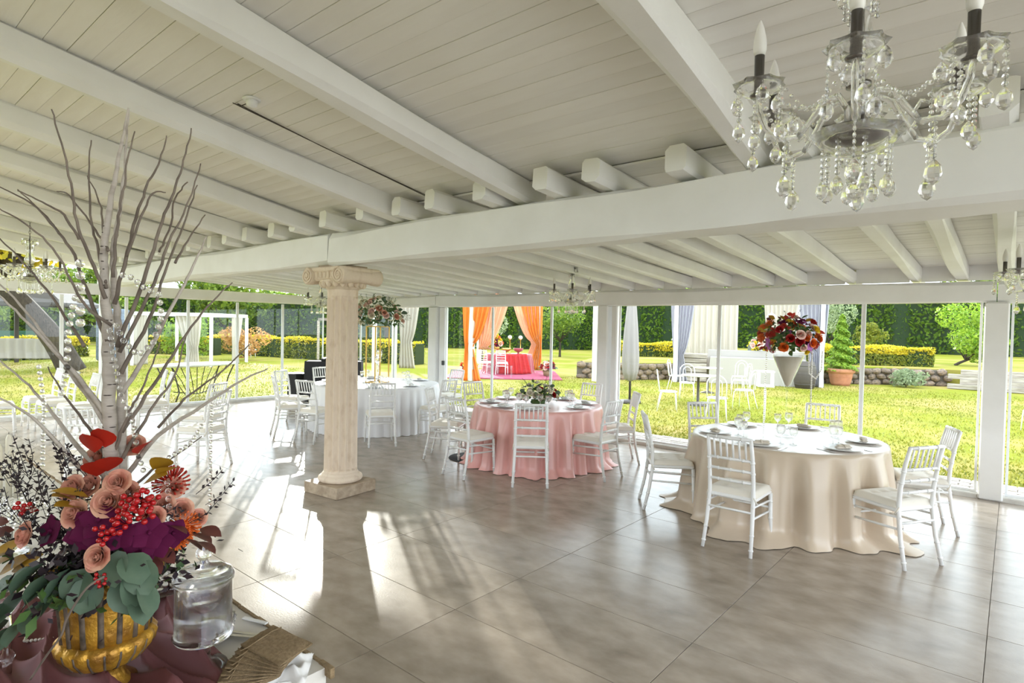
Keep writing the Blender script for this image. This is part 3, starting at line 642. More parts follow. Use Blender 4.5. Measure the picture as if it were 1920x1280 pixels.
pearl_strand([(bx - .17, by - .10, 1.57), (bx - .175, by - .105, 1.2), (bx - .178, by - .105, .775)], .009, 'crystal bead strand hanging left of the tall vase to the cloth', mt=CRYS)
pearl_strand([(bx + .20, by + .06, 1.60), (bx + .20, by + .06, 1.3), (bx + .20, by + .06, 1.02)], .008, 'straight pearl strand hanging right of the tall vase')
pearl_strand([(bx + .17, by + .04, 1.58), (bx + .18, by + .05, 1.38), (bx + .23, by + .09, 1.33), (bx + .27, by + .12, 1.42), (bx + .275, by + .12, 1.60)], .008, 'looped pearl strand under the right side of the red bouquet')
# low bouquet on pink table
lb = empty('flower_centrepiece', (TP[0], TP[1], .76), 0, 'low centrepiece of white roses and red flowers on the pink table', 'bouquet')
MB().lathe([(.0, .0), (.09, .0), (.10, .05), (.0, .05)], 20).build('bowl', GREENL, lb)
bouquet(lb, (0, 0, .08), .26, .20, [('rose_w', 20), ('rose_r', 8), ('gl', 26), ('euc', 12), ('gsprig', 16), ('wsprig', 22)], 6, .95, low=-.1)
# tall gold stand on white table
gs = empty('gold_flower_stand', (TW[0], TW[1], .76), .35, 'tall gold rod frame standing on the white table', 'flower stand')
for sx in (-1, 1):
    for sy in (-1, 1): MB().box((sx * .14, sy * .14, .49), (.018, .018, .98)).build('rod', GOLD, gs)
for z in (.01, .975):
    m = MB()
    for sx in (-1, 1): m.box((sx * .14, 0, z), (.018, .298, .018)); m.box((0, sx * .14, z), (.298, .018, .018))
    m.build('rod_frame', GOLD, gs)
wb = empty('flower_bouquet', (TW[0], TW[1], 1.74), 0, 'large blush and cream rose bouquet on the gold rod frame', 'bouquet')
bouquet(wb, (0, 0, .16), .46, .34, [('rose_pp', 24), ('rose_p', 8), ('rose_w', 22), ('gl', 40), ('euc', 24), ('gsprig', 40), ('wsprig', 26)], 7, 1.2, low=-.45)
for k, (dx, dy) in enumerate(((-.05, .05), (.07, -.02))):
    tag(MB().lathe([(.0, .0), (.05, .0), (.05, .008), (.012, .02), (.012, .30 + .12 * k), (.05, .33 + .12 * k), (.055, .44 + .12 * k), (.0, .44 + .12 * k)], 18).build('glass_candlestick', CRYS, None, (TW[0] + dx, TW[1] + dy, .77)), ['shorter', 'taller'][k] + ' clear glass candlestick inside the gold rod frame', 'candlestick')
# ------------------------------------------------------------------ chandeliers
def chandelier():
    """six glass arms, origin at the bottom of the finial ball, hangs up +Z"""
    t = empty('crystal_chandelier')
    st = MB(); st.lathe([(.0, .145), (.035, .15), (.075, .165), (.088, .185), (.08, .20), (.03, .205), (.018, .21), (.018, .26), (.03, .262), (.03, .272), (.017, .276), (.017, .31), (.032, .314), (.032, .324), (.0, .324)], 24)
    st.build('metal_hub', CHROME, t)
    MB().lathe([(.0, .118), (.012, .12), (.05, .128), (.092, .152), (.118, .186), (.112, .188), (.088, .158), (.048, .136), (.0, .13)], 28, mod=lambda a, i: 1 + .05 * math.cos(8 * a)).build('glass_bowl', CRYS, t)
    MB().lathe([(.014, .325), (.024, .335), (.05, .37), (.052, .40), (.034, .45), (.024, .50), (.028, .54), (.042, .56), (.020, .58), (.013, .60)], 20).build('glass_stem', CRYS, t)
    MB().tube([(0, 0, .30), (0, 0, .66)], .006, 8).build('core_rod', CHROME, t)
    MB().lathe([(.0, .60), (.055, .605), (.075, .63), (.07, .632), (.05, .612), (.0, .61)], 20, mod=lambda a, i: 1 + .08 * math.cos(6 * a)).build('top_dish', CRYS, t)
    dm = MB().lathe([(.0, -.056), (.011, -.048), (.0175, -.034), (.0145, -.017), (.006, -.005), (.0, .0)], 7, smooth=False)
    dm.tube([(0, 0, 0), (0, 0, .012)], .0012, 4); drop = dm.mesh('crystal_drop', CRYS)
    sb = MB()
    for k in range(6): sb.ball((0, 0, .008 + .017 * k), .0075, 7, 4, smooth=False, sc=(1, .6, 1))
    sb.tube([(0, 0, 0), (0, 0, .105)], .0010, 4); strand = sb.mesh('bead_strand', CRYS)
    am = MB(); am.tube([(.028, 0, .205), (.030, 0, .255), (.055, 0, .29), (.095, 0, .275), (.125, 0, .225), (.165, 0, .172), (.215, 0, .165), (.255, 0, .195), (.275, 0, .245), (.278, 0, .285)], .0085, 8); arm = am.mesh('glass_arm', CRYS)
    cm = MB().tube([(.165, 0, .172), (.15, 0, .20), (.165, 0, .225), (.185, 0, .212)], .005, 6); curl = cm.mesh('glass_curl', CRYS)
    bob = MB().lathe([(.010, .285), (.03, .286), (.058, .30), (.068, .318), (.065, .319), (.054, .304), (.028, .292), (.010, .292)], 24, (0, 0, 0), mod=lambda a, i: 1 + (.10 * math.cos(8 * a) if i in (3, 4) else 0)).mesh('glass_drip_dish', CRYS)
    slv = MB().lathe([(.022, .283), (.024, .29), (.013, .296), (.0135, .40), (.0, .40)], 14).mesh('candle_sleeve', CHROME)
    bl = MB().lathe([(.0135, .398), (.0175, .412), (.018, .425), (.0165, .445), (.010, .475), (.003, .495), (.0, .497)], 14).mesh('candle_bulb', BULB)
    for k in range(6):
        a = k * PI / 3 + .26; A = link('glass_arm', arm, t, None, a); link('glass_curl', curl, A)
        for me in (bob, slv, bl): link(me.name, me, A, (.278, 0, 0))
        for j in range(6):
            b = j * PI / 3 + .3; px, py = .278 + .062 * math.cos(b), .062 * math.sin(b)
            if j % 2: link('crystal_drop', drop, A, (px, py, .298))
            else: link('bead_strand', strand, A, (px, py, .202)); link('crystal_drop', drop, A, (px, py, .203))
        link('bead_strand', strand, A, (.20, 0, .065)); link('crystal_drop', drop, A, (.20, 0, .066)).scale = (1.2, 1.2, 1.2)
        sw = MB()
        a2 = PI / 3
        for j in range(17):
            u = j / 16; r = .268 - .06 * math.sin(PI * u); an = a2 * u; sw.ball((r * math.cos(an), r * math.sin(an), .292 - .075 * math.sin(PI * u)), .0062, 6, 4, smooth=False)
        sw.build('bead_swag', CRYS, A)
        s2 = MB()
        for j in range(12):
            u = j / 11; s2.ball((.035 + .17 * u, .01, .33 - .07 * math.sin(PI * u) - .03 * u), .006, 6, 4, smooth=False)
        s2.build('bead_swag', CRYS, A)
    for k in range(8):
        a = k * PI / 4; link('bead_strand', strand, t, (.085 * math.cos(a), .085 * math.sin(a), .055)); link('crystal_drop', drop, t, (.085 * math.cos(a), .085 * math.sin(a), .056))
    for k in range(6):
        a = k * PI / 3; link('crystal_drop', drop, t, (.068 * math.cos(a), .068 * math.sin(a), .618)); link('bead_strand', strand, t, (.04 * math.cos(a), .04 * math.sin(a), .50))
    MB().tube([(0, 0, .05), (0, 0, .13)], .0015, 5).ball((0, 0, .07), .011, 8, 5, smooth=False).ball((0, 0, .09), .009, 8, 5, smooth=False).build('finial_chain', CRYS, t)
    MB().ball((0, 0, .024), .025, 12, 8, smooth=False).build('finial_ball', CRYS, t)
    return t
cd0 = chandelier(); cd0['category'] = 'chandelier'
def hang(o, x, y, z, ztop, rz, s, label):
    o.location = (x, y, z); o.rotation_euler = (0, 0, rz); o.scale = (s, s, s); tag(o, label, 'chandelier', 'crystal chandeliers')
    L = (ztop - z) / s; m = MB(); n = int((L - .66) / .03)
    for k in range(n):
        zc_ = .66 + (k + .5) * (L - .66) / n; h = (L - .66) / n * .62; pts = []
        for j in range(10):
            a = 2 * PI * j / 10; u = (.009 * math.cos(a), 0) if k % 2 == 0 else (0, .009 * math.cos(a)); pts.append((u[0], u[1], zc_ + h * math.sin(a)))
        m.tube(pts, .0022, 5, closed=True)
    m.build('hanging_chain', CHROME, o)
    MB().lathe([(.0, L - .03), (.012, L - .028), (.045, L - .008), (.048, L - .001), (.0, L - .001)], 16).build('ceiling_rose', CHROME, o)
spots = [(-.338, 1.81, 2.125, zc(1.82), .42, .95, 'large crystal chandelier hanging close to us at the top right'),
         (-4.56, 6.60, 1.965, zl(6.6), .9, .98, 'crystal chandelier hanging above the pink table'),
         (-10.1, 6.26, 1.95, zl(6.26), .3, 1.0, 'crystal chandelier half hidden behind the column capital'),
         (-10.23, 1.90, 2.09, zc(1.9), .1, 1.18, 'crystal chandelier at far left behind the birch branches'),
         (.20, 5.80, 1.94, zl(5.8), .55, 1.0, 'crystal chandelier cut off by the right picture edge')]
cds = [cd0] + [copy_tree(cd0) for _ in spots[1:]]
for o, s in zip(cds, spots): hang(o, *s)
# ------------------------------------------------------------------ disc jockey corner
sp = empty('loudspeaker', (-12.15, 6.95, 0), D(-30), 'black loudspeaker standing on the floor by the glass corner', 'loudspeaker')
MB().prism([(-.20, -.18), (.20, -.18), (.23, -.02), (.14, .20), (-.14, .20), (-.23, -.02)], .03, .66).build('cabinet', BLACK, sp)
MB().lathe([(.0, 0), (.15, .0), (.16, .012), (.13, .012), (.02, -.01), (.0, -.008)], 24).xf(Matrix.Translation((0, -.185, .26)) @ Matrix.Rotation(PI / 2, 4, 'X')).build('woofer', BLKCLOTH, sp)
MB().box((0, -.19, .53), (.24, .03, .14), bev=.012).build('horn', BLKCLOTH, sp)
for sx in (-1, 1): MB().box((sx * .12, 0, .015), (.05, .2, .03)).build('foot', BLACK, sp)
dj = empty('disc_jockey_desk', (-11.45, 7.45, 0), D(50), 'black cloth covered desk behind the column', 'desk')
MB().box((0, 0, .925), (1.15, .55, .03)).build('desk_top', BLACK, dj)
def djc(u, v):
    per = [(-.59, -.29), (.59, -.29), (.59, .29), (-.59, .29), (-.59, -.29)]; s = u * 4; i = min(3, int(s)); fr = s - i; x = per[i][0] + (per[i + 1][0] - per[i][0]) * fr; y = per[i][1] + (per[i + 1][1] - per[i][1]) * fr
    k = 1 + .03 * (1 - v) * math.sin(u * 120) + .05 * (1 - v); return (x * k, y * k, .945 * v + .01)
MB().grid(djc, 121, 8).box((0, 0, .943), (1.17, .57, .006)).build('cloth_cover', BLKCLOTH, dj)
lt = empty('mixing_console', (-11.45, 7.45, .95), D(50), 'dark mixing console with laptop on the black desk', 'console')
MB().box((0, 0, .03), (.55, .3, .06), bev=.01).build('console_body', BLACK, lt)
MB().box((-.02, -.05, .068), (.36, .16, .01), bev=.003).build('control_panel', SILVER, lt)
lid = MB().bar((.0, .14, .06), (.0, .20, .16), .34, .012).build('laptop_lid', BLACK, lt)
dsk = MB().lathe([(.0, .012), (.30, .012), (.30, .009), (.305, .0)][::-1], 48)
fd = dsk.build('floor_disc', mat('dark_rubber', (0.03, 0.03, 0.035), .7), None, (-5.53, 5.72, .001)); tag(fd, 'dark round disc lying on the tiles left of the pink table', 'mat')
m = MB()
for k in range(5): m.box((-.02 + .02 * (k % 2), -.10 + .035 * k, .0125), (.16 - .02 * k, .008, .001), rz=.5)
m.build('embossed_marking', BLACK, fd)
# ------------------------------------------------------------------ foreground sweet table
ft = empty('buffet_table', (-3.4, .50, 0), 0, 'long buffet table in the foreground with ivory cloth', 'table')
MB().box((0, 0, .735), (3.76, .90, .03)).build('table_top', SLEEP, ft)
for sx in (-1, 1):
    for sy in (-1, 1): MB().box((sx * 1.75, sy * .38, .36), (.05, .05, .72)).build('leg', SLEEP, ft)
def bc(u, v):
    hx, hy = 1.895, .463; per = [(-hx, -hy), (hx, -hy), (hx, hy), (-hx, hy), (-hx, -hy)]; s = u * 4; i = min(3, int(s)); fr = s - i
    x = per[i][0] + (per[i + 1][0] - per[i][0]) * fr; y = per[i][1] + (per[i + 1][1] - per[i][1]) * fr; k = 1 + (1 - v) * (.012 * math.sin(u * 160) + .02)
    return (x * k, y * k, .02 + .737 * v)
cl = MB().grid(bc, 241, 10); cl.box((0, 0, .756), (3.79, .926, .006)); c = cl.build('tablecloth', TABLEW, None, (-3.4, .50, 0)); tag(c, 'ivory cloth covering the long foreground table', 'tablecloth')
m = MB()
for j in range(60):
    x = -1.9 + j * .0643; m.box((x + 1.0 if False else x, .466, .748), (.062, .010 + .004 * (j % 2), .022 + .004 * (j % 3)))
m2 = m.build('jute_trim', JUTE, None, (-3.4, .50, .004)); tag(m2, 'ragged jute ribbon along the far edge of the foreground table', 'ribbon')
# rumpled mauve voile
def voile(u, v):
    x = -2.62 + 1.10 * u; y = .13 + .70 * v + .06 * math.sin(4 * u + 1)
    h = .006 + .030 * (1 - abs(math.sin(20 * v + 4 * math.sin(3.1 * u + .6) + 9 * u)) ** .7) + .016 * (1 - abs(math.sin(33 * v - 19 * u + 2 * math.sin(6 * v))) ** .7) + .012 * (1 + math.sin(17 * u + 4 * math.sin(5 * v)))
    e = min(u, 1 - u, v, 1 - v); h *= min(1, e * 9); y += .03 * math.sin(9 * u) * (v - .5)
    return (x, y, .762 + h * 1.5)
tag(MB().grid(voile, 170, 130).build('mauve_voile_runner', MAUVE), 'rumpled mauve voile lying under the gold urn', 'fabric')
# gold urn
UX, UY = -1.835, .505
ur = empty('gold_urn', (UX, UY, .775), 0, 'fluted antique gold urn holding the big foreground arrangement', 'urn')
def umod(a, i): return 1 + (.055 * abs(math.sin(10 * a)) if 4 <= i <= 10 else 0)
ur.scale = (1, 1, 1.12)
MB().lathe([(.0, .0), (.072, .0), (.075, .012), (.05, .03), (.036, .05), (.05, .062), (.085, .078), (.108, .105), (.113, .125), (.108, .132), (.100, .138)], 120, mod=umod).build('gadrooned_base', GOLDURN, ur)
def umod2(a, i): return 1 + .045 * (abs(math.sin(8 * a)) ** .5 - .5)
bm = MB(); bm.lathe([(.098, .136), (.101, .16), (.104, .20), (.110, .24), (.118, .262)], 160, mod=umod2); bm.build('fluted_body', GOLDURN, ur)
m = MB()
for k in range(16):
    a = k * PI / 8; pts = [((r - .004) * math.cos(a), (r - .004) * math.sin(a), z) for r, z in ((.100, .138), (.102, .16), (.105, .20), (.111, .24), (.118, .258))]; m.tube(pts, .0085, 6)
for k in range(20):
    a = (k + .5) * PI / 10 - PI / 20; pts = [((r) * math.cos(a), (r) * math.sin(a), z) for r, z in ((.055, .064), (.086, .078), (.108, .105), (.112, .122))]; m.tube(pts, .0035, 5)
m.build('dark_groove', URNDARK, ur)  # dark strips laid along the grooves of body and base
rm = MB(); rm.lathe([(.116, .258), (.126, .264), (.130, .275), (.128, .29), (.122, .294), (.112, .29), (.108, .26)], 60)
for k in range(26): a = k * 2 * PI / 26; rm.ball((.127 * math.cos(a), .127 * math.sin(a), .283), .011, 7, 5)
rm.build('leafy_rim', GOLDURN, ur)
# birch branch arrangement: metric offsets (u across the view, z up, d towards depth) from the urn mouth
fa = empty('branch_arrangement', (UX, UY, 1.06), 0, 'birch branch and autumn flower arrangement in the gold urn', 'flower arrangement')
S = 0.001416; UV = Vector((.762, .647, 0)); DV = Vector((-.647, .762, 0))
def bp(px, py, d=0.0):
    f_ = 1 + d / 1.572; return UV * ((px - 205) * S * f_ + (205 - 960) * S * (f_ - 1)) + DV * d + Vector((0, 0, (599 - py) * S * f_ + 1.762 - 1.06))
def spline(P, n=5):
    P = [Vector(p) for p in P]; out = []
    for i in range(len(P) - 1):
        p0, p1, p2, p3 = P[max(i - 1, 0)], P[i], P[i + 1], P[min(i + 2, len(P) - 1)]
        for k in range(n):
            t = k / n; out.append(.5 * ((2 * p1) + (p2 - p0) * t + (2 * p0 - 5 * p1 + 4 * p2 - p3) * t * t + (3 * p1 - p0 - 3 * p2 + p3) * t ** 3))
    out.append(P[-1]); return out
def branch(pp, r0, r1, d0, d1, name, mt, seg=7):
    n = len(pp); pts = spline([bp(x, y, d0 + (d1 - d0) * (i / (n - 1))) for i, (x, y) in enumerate(pp)]); k = len(pts)
    pts = [p + Vector((random.uniform(-1, 1), random.uniform(-1, 1), 0)) * .0022 * (0 if i in (0, k - 1) else 1) for i, p in enumerate(pts)]
    m = MB().tube(pts, [r0 + (r1 - r0) * (i / (k - 1)) ** .8 for i in range(k)], seg); return m.build(name, mt, fa), pts
tk, tpts = branch([(212, 1050), (211, 900), (208, 800), (206, 700), (203, 600), (197, 520), (199, 450), (207, 390), (218, 330), (229, 265), (241, 205)], .0235, .0022, 0, .02, 'birch_trunk', BIRCH, 12)
t2, _ = branch([(236, 1050), (233, 890), (229, 800), (230, 700), (224, 610), (216, 540), (214, 470), (222, 420), (232, 350), (236, 300), (241, 208)], .017, .002, .03, .06, 'birch_stem', BIRCH, 9)
m = MB()
for k in range(46):
    i = random.randrange(4, 34); p = tpts[i]; r = .0237 - .0215 * (i / (len(tpts) - 1)) ** .8; a = random.uniform(-2.6, .6); w_ = random.uniform(.2, .55)
    m.tube([p + Vector((math.cos(a + w_ * s) * r, math.sin(a + w_ * s) * r, 0)) for s in (-1, -.5, 0, .5, 1)], [.0006, .0013, .0016, .0013, .0006], 4)
m.build('bark_marking', BARKMARK, tk)
TW_ = [([(204, 640), (170, 560), (140, 480), (105, 430), (60, 385), (0, 355)], .008), ([(200, 560), (178, 500), (148, 430), (136, 360), (122, 290), (98, 210)], .007), ([(205, 780), (150, 710), (90, 645), (30, 585), (-20, 540)], .010), ([(206, 800), (160, 735), (100, 650), (40, 575), (-20, 515)], .009),
       ([(206, 900), (150, 840), (100, 775), (45, 715), (-20, 665)], .011), ([(205, 930), (130, 855), (80, 800), (30, 765), (-20, 740)], .009), ([(201, 540), (186, 470), (173, 420), (168, 330), (172, 266)], .006), ([(200, 530), (196, 440), (188, 380), (165, 332)], .005), ([(214, 520), (222, 420), (232, 360), (240, 300), (253, 248)], .006),
       ([(216, 570), (246, 450), (262, 390), (280, 340), (300, 300), (312, 255)], .007), ([(222, 650), (270, 525), (300, 430), (325, 360), (345, 300), (358, 240)], .008), ([(226, 660), (290, 530), (318, 450), (345, 400), (376, 305)], .007), ([(229, 700), (280, 600), (310, 510), (345, 420), (370, 345)], .008), ([(229, 740), (290, 640), (340, 545), (368, 485), (388, 440)], .009),
       ([(231, 810), (290, 720), (350, 625), (400, 560), (437, 525)], .008), ([(233, 860), (285, 770), (330, 700), (352, 620)], .007), ([(236, 900), (300, 815), (380, 760), (450, 712), (505, 685)], .009), ([(236, 930), (290, 880), (330, 855), (382, 815)], .006), ([(210, 870), (170, 805), (120, 740), (92, 690)], .007), ([(216, 850), (242, 780), (262, 740), (285, 690), (302, 640)], .006),
       ([(204, 470), (180, 432), (132, 370), (108, 362)], .005), ([(150, 450), (120, 405), (80, 382), (35, 362)], .005), ([(238, 480), (266, 405), (288, 362), (311, 360)], .005), ([(330, 490), (352, 450), (385, 400)], .005), ([(112, 440), (90, 410), (35, 360)], .004), ([(300, 470), (318, 430), (330, 370), (352, 340)], .004), ([(212, 610), (160, 570), (110, 480), (60, 430), (0, 395)], .006), ([(160, 650), (100, 560), (40, 490), (-20, 430)], .006), ([(300, 800), (350, 745), (420, 690), (470, 640)], .005)]
for i, (pp, r0) in enumerate(TW_):
    d1 = random.uniform(-.16, .22); branch(pp, r0 * .8, .0016, .0, d1, 'birch_twig', BIRCH if r0 >= .009 else TWIG, 6)
# flowers in the urn
def put(nm, px, py, d, s=1.0, up=None):
    o = link(FM[nm].name, FM[nm], fa, bp(px, py, d)); o.scale = (s, s, s); v_ = Vector(up) if up else (-DV * .9 + UV * ((px - 190) / 260) + Vector((0, 0, .35 + (1000 - py) / 500)))
    if nm in ('euc', 'gl', 'yl', 'bl', 'redleaf'): o.rotation_euler = ((UV * ((px - 190) / 120 + random.uniform(-.3, .3)) - DV * .35 + Vector((0, 0, (985 - py) / 150))).normalized().to_track_quat('Y', 'Z').to_matrix() @ Matrix.Rotation(random.uniform(-.6, .6), 3, 'Y')).to_euler()
    else: aim(o, v_, random.uniform(0, 6))
    return o
for px, py, d, s in ((213, 945, -.10, 1.5), (228, 908, -.08, 1.25), (245, 925, -.07, 1.1), (146, 920, -.04, 1.3), (175, 915, -.02, 1.2), (152, 968, -.10, 1.35), (60, 1008, -.08, 1.25), (193, 1047, -.16, 1.15), (182, 1062, -.15, .7), (310, 948, -.02, 1.15), (330, 915, .02, 1.1), (345, 955, .0, 1.1), (295, 970, -.06, 1.0), (255, 838, .06, 1.2), (190, 862, .05, 1.3), (375, 970, .02, .9)): put('rose_p', px, py, d, s * .62)
for px, py, d, s in ((175, 990, -.13, 1.5), (160, 1000, -.12, 1.4), (190, 978, -.13, 1.4), (285, 1000, -.10, 1.3), (300, 1018, -.09, 1.2), (180, 1012, -.13, 1.2), (270, 1030, -.1, 1.2), (230, 1005, -.12, 1.2), (100, 1000, -.08, 1.2), (330, 1000, -.06, 1.1)): put('orch', px, py, d, s * .66)
for px, py, d, s in ((250, 955, -.11, 1.3), (268, 945, -.11, 1.3), (275, 965, -.10, 1.3), (208, 1005, -.15, 1.1), (285, 940, -.08, 1.2), (200, 1090, -.17, .8), (235, 985, -.13, 1.2), (60, 960, -.05, 1.0)): put('berry', px, py, d, s)
for px, py, d, s in ((325, 905, .03, 1.1), (350, 985, .0, 1.0), (335, 1005, -.02, .9)): put('pin' if py < 950 else 'pino', px, py, d, s)
for px, py in ((185, 895), (205, 885), (180, 850), (200, 840), (262, 850)): put('redleaf', px, py, -.02, 1.1)
for px, py in ((150, 945), (170, 935), (275, 905), (290, 880), (265, 925), (300, 890), (30, 1040), (45, 1025), (20, 1055), (60, 1050), (85, 1045), (160, 955)): put('yl', px, py, -.04 - .04 * (py > 930), 1.15)
for px, py in ((60, 1075), (85, 1062), (110, 1080), (135, 1070), (150, 1085), (95, 1100), (125, 1105), (165, 1070), (225, 1035), (245, 1040), (260, 1055), (250, 1075), (235, 1085), (268, 1095), (255, 1110), (20, 1115), (45, 1130), (60, 1160), (35, 1180), (8, 1140), (90, 1130), (175, 1085), (30, 1095), (12, 1170)): put('euc', px, py, -.14, 1.15 if px < 300 else .8)
for px, py in ((350, 1010), (365, 1000), (380, 990), (10, 1020), (30, 1000), (20, 985), (320, 985), (300, 1030), (280, 1045), (375, 1015), (240, 1015), (140, 1025), (115, 1015), (130, 1040)): put('bl', px, py, -.06, 1.25)
for i in range(60): put('sprig', random.uniform(15, 200), random.uniform(890, 1040), random.uniform(-.10, .12), random.uniform(.7, 1.1), up=UV * random.uniform(-.9, .3) + Vector((0, 0, 1)) - DV * random.uniform(-.2, .6))  # dark sprigs, thickened to stand in for shadows as well
for px, py in ((360, 980), (390, 945), (372, 925), (300, 1000), (280, 985)): put('sprig', px, py, -.04, .8, up=UV * .9 + Vector((0, 0, .7)))
pts = RNG.normal(size=(1700, 3)) * np.array([.085, .085, .055]); pts[:, 2] += .075; v, f = leaves(len(pts), pts, .013, None); v2, f2 = leaves(500, RNG.normal(size=(500, 3)) * np.array([.075, .075, .03]) + np.array([0, 0, .03]), .022)
link('foliage_filler', leafmesh('foliage_filler', [(v, f, 0), (v2, f2, 1)], [DARKSP, GREENL]), fa)  # near-black filler leaves stand in for the shadows between the flowers
MB().tube(spline([bp(200, 1085, -.19), bp(165, 1110, -.2), bp(130, 1165, -.2), bp(118, 1200, -.19), bp(90, 1240, -.17), bp(60, 1285, -.13)]), .0028, 6).build('drooping_stem', TWIG, fa)
# crystal garlands on branches
def garl(P, label, r=.0075, d=-.02):
    o = pearl_strand([fa.location + bp(x, y, d) for x, y in P], r, label, 'garland', CRYS, name='crystal_garland', step=2.7); return o
garl([(152, 495), (153, 620)], 'crystal bead garland hanging at the left of the birch trunk top', .0115)
garl([(143, 560), (130, 620), (128, 690), (118, 740)], 'crystal bead garland dangling on the left branches', .0085)
garl([(232, 515), (250, 520), (275, 540), (300, 550), (305, 590), (290, 640), (262, 665), (235, 640), (215, 600)], 'crystal bead garland swagged across the branches right of the trunk', .008)
garl([(75, 690), (85, 760), (82, 880)], 'thin crystal garland hanging at far left above the candles', .006)
garl([(400, 745), (398, 950)], 'long crystal garland hanging right of the flowers over the floor', .0052)
garl([(208, 620), (218, 680), (230, 740), (252, 790), (262, 850), (275, 890)], 'crystal bead garland running down beside the birch trunk', .007)
garl([(300, 870), (330, 850), (360, 830), (385, 790)], 'short crystal garland on the low right-hand branch', .0065, .0)
garl([(318, 905), (322, 960)], 'short dangling crystal garland over the scarlet pincushion flower', .0075, -.05)
# glass jar, almond bowl, basket, candles, candlesticks, pouches
jr = empty('apothecary_jar', (-1.748, .718, .772), 0, 'clear glass apothecary jar with domed lid and round knob', 'jar'); jr.scale = (1.12, 1.12, 1.12)
MB().lathe([(.0, .0), (.055, .0), (.057, .004), (.03, .014), (.017, .022), (.017, .06), (.028, .066), (.066, .078), (.072, .088), (.067, .092), (.067, .225), (.069, .232), (.0655, .232), (.0635, .225), (.0635, .094), (.0, .088)], 40).build('jar_body', CRYS, jr)
MB().lathe([(.072, .226), (.072, .236), (.066, .246), (.045, .258), (.02, .264), (.011, .270), (.010, .276), (.0, .277)], 36).build('jar_lid', CRYS, jr)
MB().ball((0, 0, .294), .0195, 16, 10).build('lid_knob', CRYS, jr)
bk = MB().lathe([(.022, .0), (.045, .006), (.060, .05), (.062, .056), (.058, .054), (.043, .010), (.0, .006)], 28, mod=lambda a, i: 1 + (.05 * math.cos(12 * a) if i > 1 else 0))
for j in range(4):
    for k in range(22): a = 2 * PI * (k + .5 * (j % 2)) / 22; r = .048 + .004 * j; bk.ball((r * math.cos(a), r * math.sin(a), .012 + .012 * j), .0035, 6, 4)
tag(bk.build('hobnail_bowl', CRYS, None, (-1.90, .815, .77)), 'small beaded glass bowl behind the apothecary jar', 'bowl')
tag(MB().lathe([(.030, .0), (.034, .02), (.028, .10), (.018, .15), (.008, .17), (.0, .172)], 16, mod=lambda a, i: 1 + .06 * math.cos(5 * a)).build('lavender_pouch', LAVB, None, (-2.06, .86, .765)), 'small pointed lavender cloth bag behind the jar', 'bag')
ab = empty('almond_bowl', (-2.22, .775, .765), 0, 'footed glass bowl heaped with white sugared almonds', 'bowl')
MB().lathe([(.0, .0), (.06, .0), (.062, .005), (.022, .018), (.020, .045), (.04, .055), (.085, .075), (.105, .105), (.101, .106), (.08, .08), (.03, .06), (.0, .058)], 36).build('glass_bowl', CRYS, ab)
alm = MB().ball((0, 0, 0), .017, 10, 6, sc=(1, .62, .45)).mesh('sugared_almond', ALMOND)
for k in range(64):
    a = k * 2.4; r = .090 * math.sqrt((k % 32 + .5) / 32) * (1 if k < 32 else .72); o = link('sugared_almond', alm, None, (-2.22 + r * math.cos(a), .775 + r * math.sin(a), .765 + .088 + (.020 if k >= 32 else .0) + .05 * (1 - r / .09) + random.uniform(0, .006)))
    o.rotation_euler = (random.uniform(-.7, .7), random.uniform(-.7, .7), random.uniform(0, 6)); tag(o, 'white sugared almond heaped in the footed glass bowl', 'almond', 'sugared almonds in the glass bowl')
def candlestick(x, y, h, label):
    o = MB().lathe([(.0, .0), (.045, .0), (.047, .006), (.02, .016), (.009, .03), (.011, h * .3), (.018, h * .36), (.010, h * .42), (.009, h * .8), (.022, h * .88), (.024, h), (.016, h), (.0, h - .015)], 20).build('glass_candlestick', CRYS, None, (x, y, .762)); return tag(o, label, 'candlestick')
candlestick(-2.03, .33, .26, 'slim clear glass candlestick left of the gold urn')
candlestick(-2.90, .72, .16, 'short cut glass candlestick at the far edge behind the flowers')
cn = empty('crystal_candelabrum', (-3.23, .53, .762), 0, 'sparkling crystal candelabrum at the left picture edge', 'candelabrum')
MB().lathe([(.0, .0), (.07, .0), (.07, .01), (.015, .03), (.012, .17), (.03, .19), (.0, .2)], 20).build('stem', CRYS, cn)
m = MB()
for k in range(110):
    a = random.uniform(0, 6.28); r = random.uniform(.02, .13); m.ball((r * math.cos(a), r * math.sin(a), random.uniform(.12, .24)), .0085, 6, 4, smooth=False)
m.build('bead_cluster', CRYS, cn)
for k, (u_, hh) in enumerate(((-.04, .23), (.0, .27), (.035, .21))):
    p = Vector((-3.23, .53, 1.0)) + UV * u_; o = MB().lathe([(.0, .0), (.0115, .0), (.0105, hh - .02), (.006, hh - .004), (.0, hh)], 14).build('taper_candle', WAX, None, p); MB().tube([(0, 0, hh - .003), (.001, 0, hh + .008)], .0012, 5).build('wick', IRON, o)
    tag(o, ['left', 'tallest middle', 'shortest right'][k] + ' ivory taper candle of the three in the candelabrum', 'candle', 'ivory taper candles')
def pouch_mesh():
    def pt(u, v):
        e = min(u, 1 - u, v, 1 - v); return ((u - .5) * .135 * (1 - .10 * math.sin(PI * min(1, v * 5)) * (v < .25)), (v - .5) * .19, .0045 + .006 * min(1, e * 8) + .002 * math.sin(20 * u + 9 * v))
    m = MB().grid(pt, 16, 18); m.box((0, 0, .003), (.13, .185, .006)); m.tube([(-.066, -.055, .010), (-.03, -.058, .014), (.03, -.054, .014), (.066, -.056, .010)], .0022, 5)
    m.tube([(.066, -.056, .010), (.085, -.065, .004), (.08, -.085, .003)], .0018, 5); return m.mesh('jute_pouch', JUTE)
PM = pouch_mesh()
